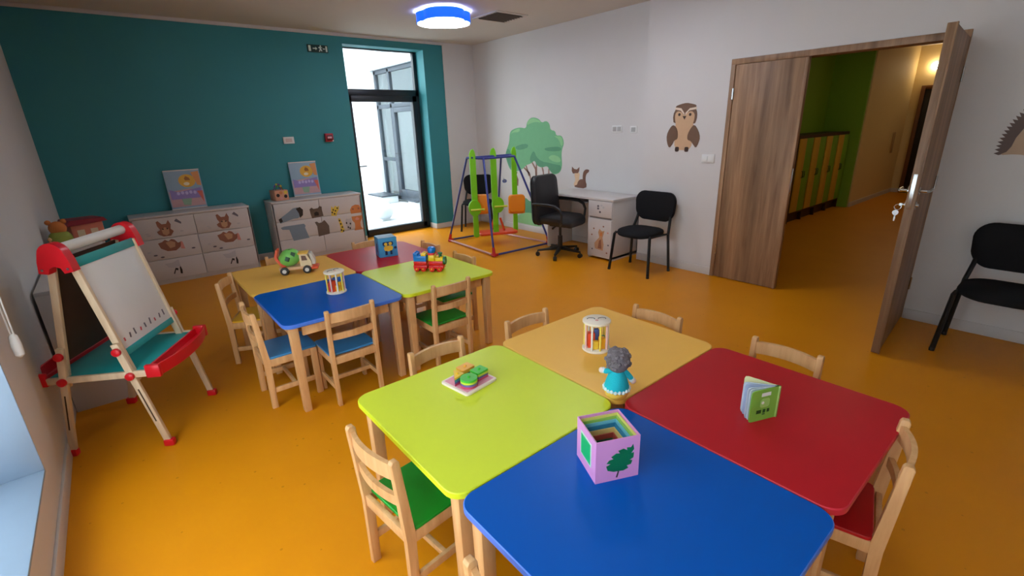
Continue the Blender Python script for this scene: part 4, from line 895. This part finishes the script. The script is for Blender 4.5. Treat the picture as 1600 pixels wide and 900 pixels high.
# blue printed cube
t = thing('picture_cube', 'light blue cardboard cube with printed figures on the far red table', 'toy', (1.70, 3.78, Z), R(-12))
bx('cube', t, mat('cube_blue', (64, 152, 206), .4), -.078, .078, -.078, .078, 0, .165, .004)
b = nb(); prism(b, rrect(.15, .15, .01, 3), .1645, .1665); part('rim', b, mat('cube_rim', (40, 92, 130), .4), t)
def cf(pts, m, l=1, side=0):
    b = nb()
    prism(b, pts, 0, .001*l, (lambda u, v, w_: (u, -.078-w_, v)) if side == 0 else (lambda u, v, w_: (-.078-w_, u, v))); part('print', b, m, t)
cy_ = mat('cube_yellow', (236, 190, 60), .4); cn = mat('cube_navy', (20, 50, 100), .4)
cf(smooth([(-.03, .05), (.03, .05), (.045, .09), (.0, .10), (-.04, .09)], 1), cy_, 2); cf(smooth(rrect(.09, .035, .012, 2, 0, .115), 1), cn, 1)
cf(circle(.014, 10, -.018, .112), cy_, 3); cf(circle(.014, 10, .02, .114), cy_, 3); cf([(-.03, .02), (-.01, .02), (-.012, .055), (-.028, .055)], cn, 3); cf([(.012, .02), (.03, .02), (.028, .055), (.014, .055)], cn, 3); cf(circle(.012, 10, .06, .075), cn, 1)
cf(smooth([(-.02, .03), (.03, .04), (.015, .12), (-.03, .11)], 1), cn, 1, 1)

# brick train
t = thing('brick_train', 'toy train of red, blue and yellow bricks on the far lime table', 'toy', (1.725, 3.10, Z), R(-48))
BR = mat('brick_red', (226, 24, 30), .25); BBL = mat('brick_blue', (10, 120, 214), .25); BYE = mat('brick_yellow', (248, 206, 30), .25); BGN = mat('brick_green', (30, 110, 80), .3)
def brick(x0, x1, y0, y1, z0, z1, m, studs=True):
    o = bx('brick', t, m, x0, x1, y0, y1, z0, z1, .003)
    if studs:
        nx = max(1, round((x1-x0)/.032)); ny = max(1, round((y1-y0)/.032)); b = nb()
        for i in range(nx):
            for j in range(ny): lathe(b, [(.009, z1-.001), (.009, z1+.006), (.0075, z1+.007)], 10, Matrix.Translation((x0+(i+.5)*(x1-x0)/nx, y0+(j+.5)*(y1-y0)/ny, 0)))
        part('studs', b, m, o)
for x0, x1 in ((-.115, -.008), (.004, .118)):
    brick(x0, x1, -.036, .036, .02, .045, BR, False)
    for x in (x0+.028, x1-.028):
        for s in (1, -1):
            b = nb(); lathe(b, [(.006, -.007), (.02, -.006), (.02, .006), (.006, .007)], 16, Matrix.Translation((x, s*.041, .0202)) @ Matrix.Rotation(R(90), 4, 'X')); w1 = part('wheel', b, BR, t)
            b = nb(); ball(b, (x, s*.048, .0202), .007, sub=2); part('hub', b, BYE, w1)
brick(-.112, -.012, -.032, .032, .045, .075, BR, False); brick(-.112, -.012, -.032, .032, .075, .118, BBL); brick(-.112, -.078, -.032, .032, .118, .14, BBL); brick(-.052, -.014, -.032, .032, .118, .136, BYE)
brick(.006, .116, -.032, .032, .045, .078, BR, False); brick(.006, .052, -.032, .032, .078, .125, BYE); brick(.056, .116, -.03, .03, .078, .103, BYE); brick(.004, .05, -.034, .034, .125, .14, BR, False)
b = nb(); lathe(b, [(.026, .14), (.031, .15), (.031, .17), (.024, .182), (.01, .186)], 18, Matrix.Translation((.027, 0, 0))); part('dome', b, BBL, t)
b = nb(); lathe(b, [(.03, -.008), (.03, .008)], 18, Matrix.Translation((.124, 0, .078)) @ Matrix.Rotation(R(90), 4, 'Y')); part('front_disc', b, BGN, t)
b = nb(); lathe(b, [(.012, .1), (.012, .125), (.017, .13), (.017, .14)], 14, Matrix.Translation((.092, 0, 0))); part('chimney', b, BGN, t)

# stacking shape board
t = thing('shape_stacker', 'wooden board with four stacks of coloured shapes on the near lime table', 'toy', (.975, 1.502, Z), R(8))
b = nb(); prism(b, rrect(.175, .165, .012, 4), 0, .012, cham=.002); part('base', b, mat('stack_base', (244, 226, 214), .45), t)
bx('base_print', t, mat('stack_pink', (232, 160, 178), .5), -.076, .076, -.071, .071, .012, .0128, 0)
lay = [mat('stack_rose', (206, 70, 110), .4), mat('stack_violet', (110, 96, 160), .4), mat('stack_teal', (40, 150, 150), .4), mat('stack_lime', (200, 224, 70), .4), mat('stack_green', (70, 190, 60), .4), mat('stack_yellow', (246, 200, 50), .4), mat('stack_orange', (244, 176, 60), .4)]
shapes = {'circle': (circle(.036, 22, -.032, -.036), (0, 1, 3, 4)), 'rectangle': (rrect(.062, .052, .006, 3, .042, -.02), (0, 1, 3, 4)), 'square': (rrect(.068, .05, .006, 3, .022, .045), (0, 2, 5, 6)), 'triangle': ([(-.078, .0), (-.02, .004), (-.03, .062)], (0, 1, 2, 5))}
for nm, (pts, cols) in shapes.items():
    for k, c in enumerate(cols):
        b = nb(); prism(b, pts, .0128+k*.0095, .0128+(k+1)*.0095-.0003, cham=.001); part('%s_block' % nm, b, lay[c], t)
    cx = sum(p[0] for p in pts)/len(pts); cy = sum(p[1] for p in pts)/len(pts)
    b = nb(); lathe(b, [(.006, .0505), (.006, .056), (.003, .058)], 10, Matrix.Translation((cx, cy, 0))); part('peg', b, lay[cols[-1]], t)

# knitted doll seen from behind
t = thing('doll', 'roly-poly doll with grey hair and a turquoise dress seen from behind', 'doll', (1.335, 1.01, Z), R(-38))
DT = mat('doll_turquoise', (24, 190, 206), .85, bump=.5, scale=40); DH = mat('doll_hair', (128, 118, 122), .95, bump=1, scale=60, var=.3); DY = mat('doll_yellow', (255, 204, 84), .7, bump=.3); DWt = mat('doll_white', (226, 240, 240), .8)
b = nb(); lathe(b, [(.012, .0), (.03, .004), (.042, .014), (.047, .03), (.046, .045)], 24); part('base', b, DY, t)
b = nb(); lathe(b, [(.048, .043), (.0485, .05), (.042, .075), (.032, .105), (.022, .125)], 24); part('dress', b, DT, t)
b = nb()
for i in range(20):
    a = 2*math.pi*i/20; ball(b, (.0475*math.cos(a), .0475*math.sin(a), .044+.002*(i % 2)), .0085, sub=1)
part('frill', b, DWt, t)
b = nb(); ball(b, (.004, 0, .160), .043, .042, .046)
part('head', b, mat('doll_skin', (232, 196, 170), .8), t)
b = nb(); ball(b, (.0, -.005, .164), .046, .045, .050)
for i in range(60):
    a = random.uniform(0, 2*math.pi); p = random.uniform(-.5, 1.4); v = Vector((math.cos(a)*math.cos(p), math.sin(a)*math.cos(p), math.sin(p)))
    if v.y > .35 and v.z < .6: continue
    ball(b, Vector((0, -.005, .164))+Vector((v.x*.044, v.y*.043, v.z*.048)), .010, sub=1)
part('hair', b, DH, t)
for s, e in ((-1, (-.058, .008, .118)), (1, (.062, -.004, .072))):
    b = nb(); tube(b, [(s*.022, 0, .120), ((s*.03+e[0])/2, e[1]/2-.004, (e[2]+.116)/2), e], [.012, .011, .009], 8); ar = part('arm', b, DT, t)
    b = nb(); ball(b, e, .0125, sub=2); part('hand', b, mat('doll_hand', (240, 214, 200), .7), ar)
    b = nb(); ball(b, (Vector(e)*.85+Vector((s*.02, 0, .118))*.15), .0125, sub=2); part('cuff', b, DWt, ar)

# nesting boxes
def hollow(b, s, h_, th=.003):
    o = s/2; i = o-th
    box(b, -o, o, -o, o, 0, th)
    box(b, -o, o, -o, -i, th, h_); box(b, -o, o, i, o, th, h_); box(b, -o, -i, -i, i, th, h_); box(b, i, o, -i, i, th, h_)
PK = mat('box_pink', (222, 150, 208), .5, var=.02)
b = nb(); hollow(b, .142, .145)
pb = part('nesting_box', b, PK, None); pb.location = (1.0, .782, Z); pb.rotation_euler = (0, 0, R(-25)); tag(pb, 'pink nesting box with a green leaf, largest of the set', 'box', 'nesting boxes on the blue table')
lf = [(-.045, .06), (-.04, .044), (-.02, .036), (.012, .034), (.028, .04), (.022, .05), (.036, .052), (.04, .064), (.03, .068), (.043, .074), (.044, .092), (.034, .09), (.044, .104), (.040, .122), (.034, .112), (.02, .114), (.022, .104), (.01, .112), (-.008, .108), (-.002, .098), (-.014, .1), (-.03, .09), (-.022, .082), (-.036, .08), (-.044, .07), (-.03, .066)]
b = nb(); prism(b, lf, 0, .0012, lambda u, v, w_: (u+.008, -.071-w_, v-.004)); part('leaf_print', b, mat('leaf_green', (0, 112, 66), .5), pb, 'dark green leaf')
b = nb(); prism(b, [(-.012, .014), (-.007, .013), (-.002, .034), (-.006, .035)], 0, .0012, lambda u, v, w_: (u+.008, -.071-w_, v-.004)); part('leaf_stalk', b, DBR, pb)
b = nb(); prism(b, [(-.040, .035), (.040, .035), (.040, .118), (-.040, .118)], 0, .001, lambda u, v, w_: (-.071-w_, u, v)); part('square_border', b, mat('box_pale_green', (196, 224, 206), .5), pb)
b = nb(); prism(b, [(-.034, .041), (.034, .041), (.034, .112), (-.034, .112)], 0, .0018, lambda u, v, w_: (-.071-w_, u, v)); part('square_print', b, mat('box_green', (20, 178, 104), .5), pb, 'bright green square')
zz = .0032
for k, (s_, h_, c, lb) in enumerate(((.132, .134, (226, 222, 120), 'yellow nesting box just inside the pink one'), (.122, .123, (150, 196, 90), 'green nesting box, third in the set'), (.112, .112, (120, 196, 214), 'light blue nesting box, fourth in the set'), (.102, .099, (40, 130, 170), 'dark blue nesting box, fifth in the set'), (.091, .084, (232, 206, 130), 'cream nesting box, sixth in the set'), (.079, .066, (190, 80, 70), 'red nesting box, seventh in the set'), (.066, .048, (50, 110, 80), 'dark green nesting box, smallest of the set'))):
    b = nb(); hollow(b, s_, h_)
    o = part('nesting_box', b, mat('nest_%d' % k, c, .5), None); o.location = (1.0, .782, Z+zz); o.rotation_euler = (0, 0, R(-25)); tag(o, lb, 'box', 'nesting boxes on the blue table'); zz += .0032

# standing board book
t = thing('board_book', 'small green board book standing open on the near red table', 'book', (1.648, .545, Z), 0)
BG = mat('book_green', (126, 182, 70), .4); BP = mat('book_page', (196, 208, 222), .45); BC = mat('book_cream', (222, 222, 170), .45)
def leaf_(name, ang_, L, m, th, parent=None):
    b = nb(); pts = [(0, 0), (L-.012, 0), (L-.003, .003), (L, .012), (L, .113), (L-.003, .122), (L-.012, .125), (0, .125)]
    c, s = math.cos(R(ang_)), math.sin(R(ang_))
    prism(b, pts, -th/2, th/2, lambda u, v, w_: (c*u-s*w_, s*u+c*w_, v)); return part(name, b, m, parent or t)
fc = leaf_('front_cover', 158, .118, BG, .003); leaf_('page', 150, .112, BP, .004); leaf_('page', 144, .114, BP, .004); leaf_('page', 130, .112, mat('book_page_blue', (170, 186, 214), .45), .004); leaf_('page', 122, .114, BP, .004); leaf_('back_cover', 96, .116, BC, .003)
b = nb(); box(b, -.004, .006, -.006, .010, 0, .125, .002); part('spine', b, mat('book_spine', (150, 178, 90), .4), t)
def bd(pts, m, l=1):
    c, s = math.cos(R(158)), math.sin(R(158)); b = nb(); prism(b, pts, 0, .0006*l, lambda u, v, w_: (c*u-s*(w_+.0015), s*u+c*(w_+.0015), v)); part('print', b, m, fc)
bd([(.035, .097), (.075, .097), (.075, .111), (.035, .111)], mat('book_label', (232, 236, 226), .4)); bd(rrect(.04, .036, .01, 3, .056, .07), mat('book_pale_green', (160, 206, 110), .4)); bd(circle(.006, 8, .066, .072), MATS['book_label'], 2)
for u in (.032, .05, .068, .078): bd([(u, .03), (u+.011, .03), (u+.011, .044), (u, .044)], mat('book_dark_print', (40, 84, 40), .4))
bd([(.05, .022), (.062, .022), (.062, .027), (.05, .027)], MATS['book_dark_print'])
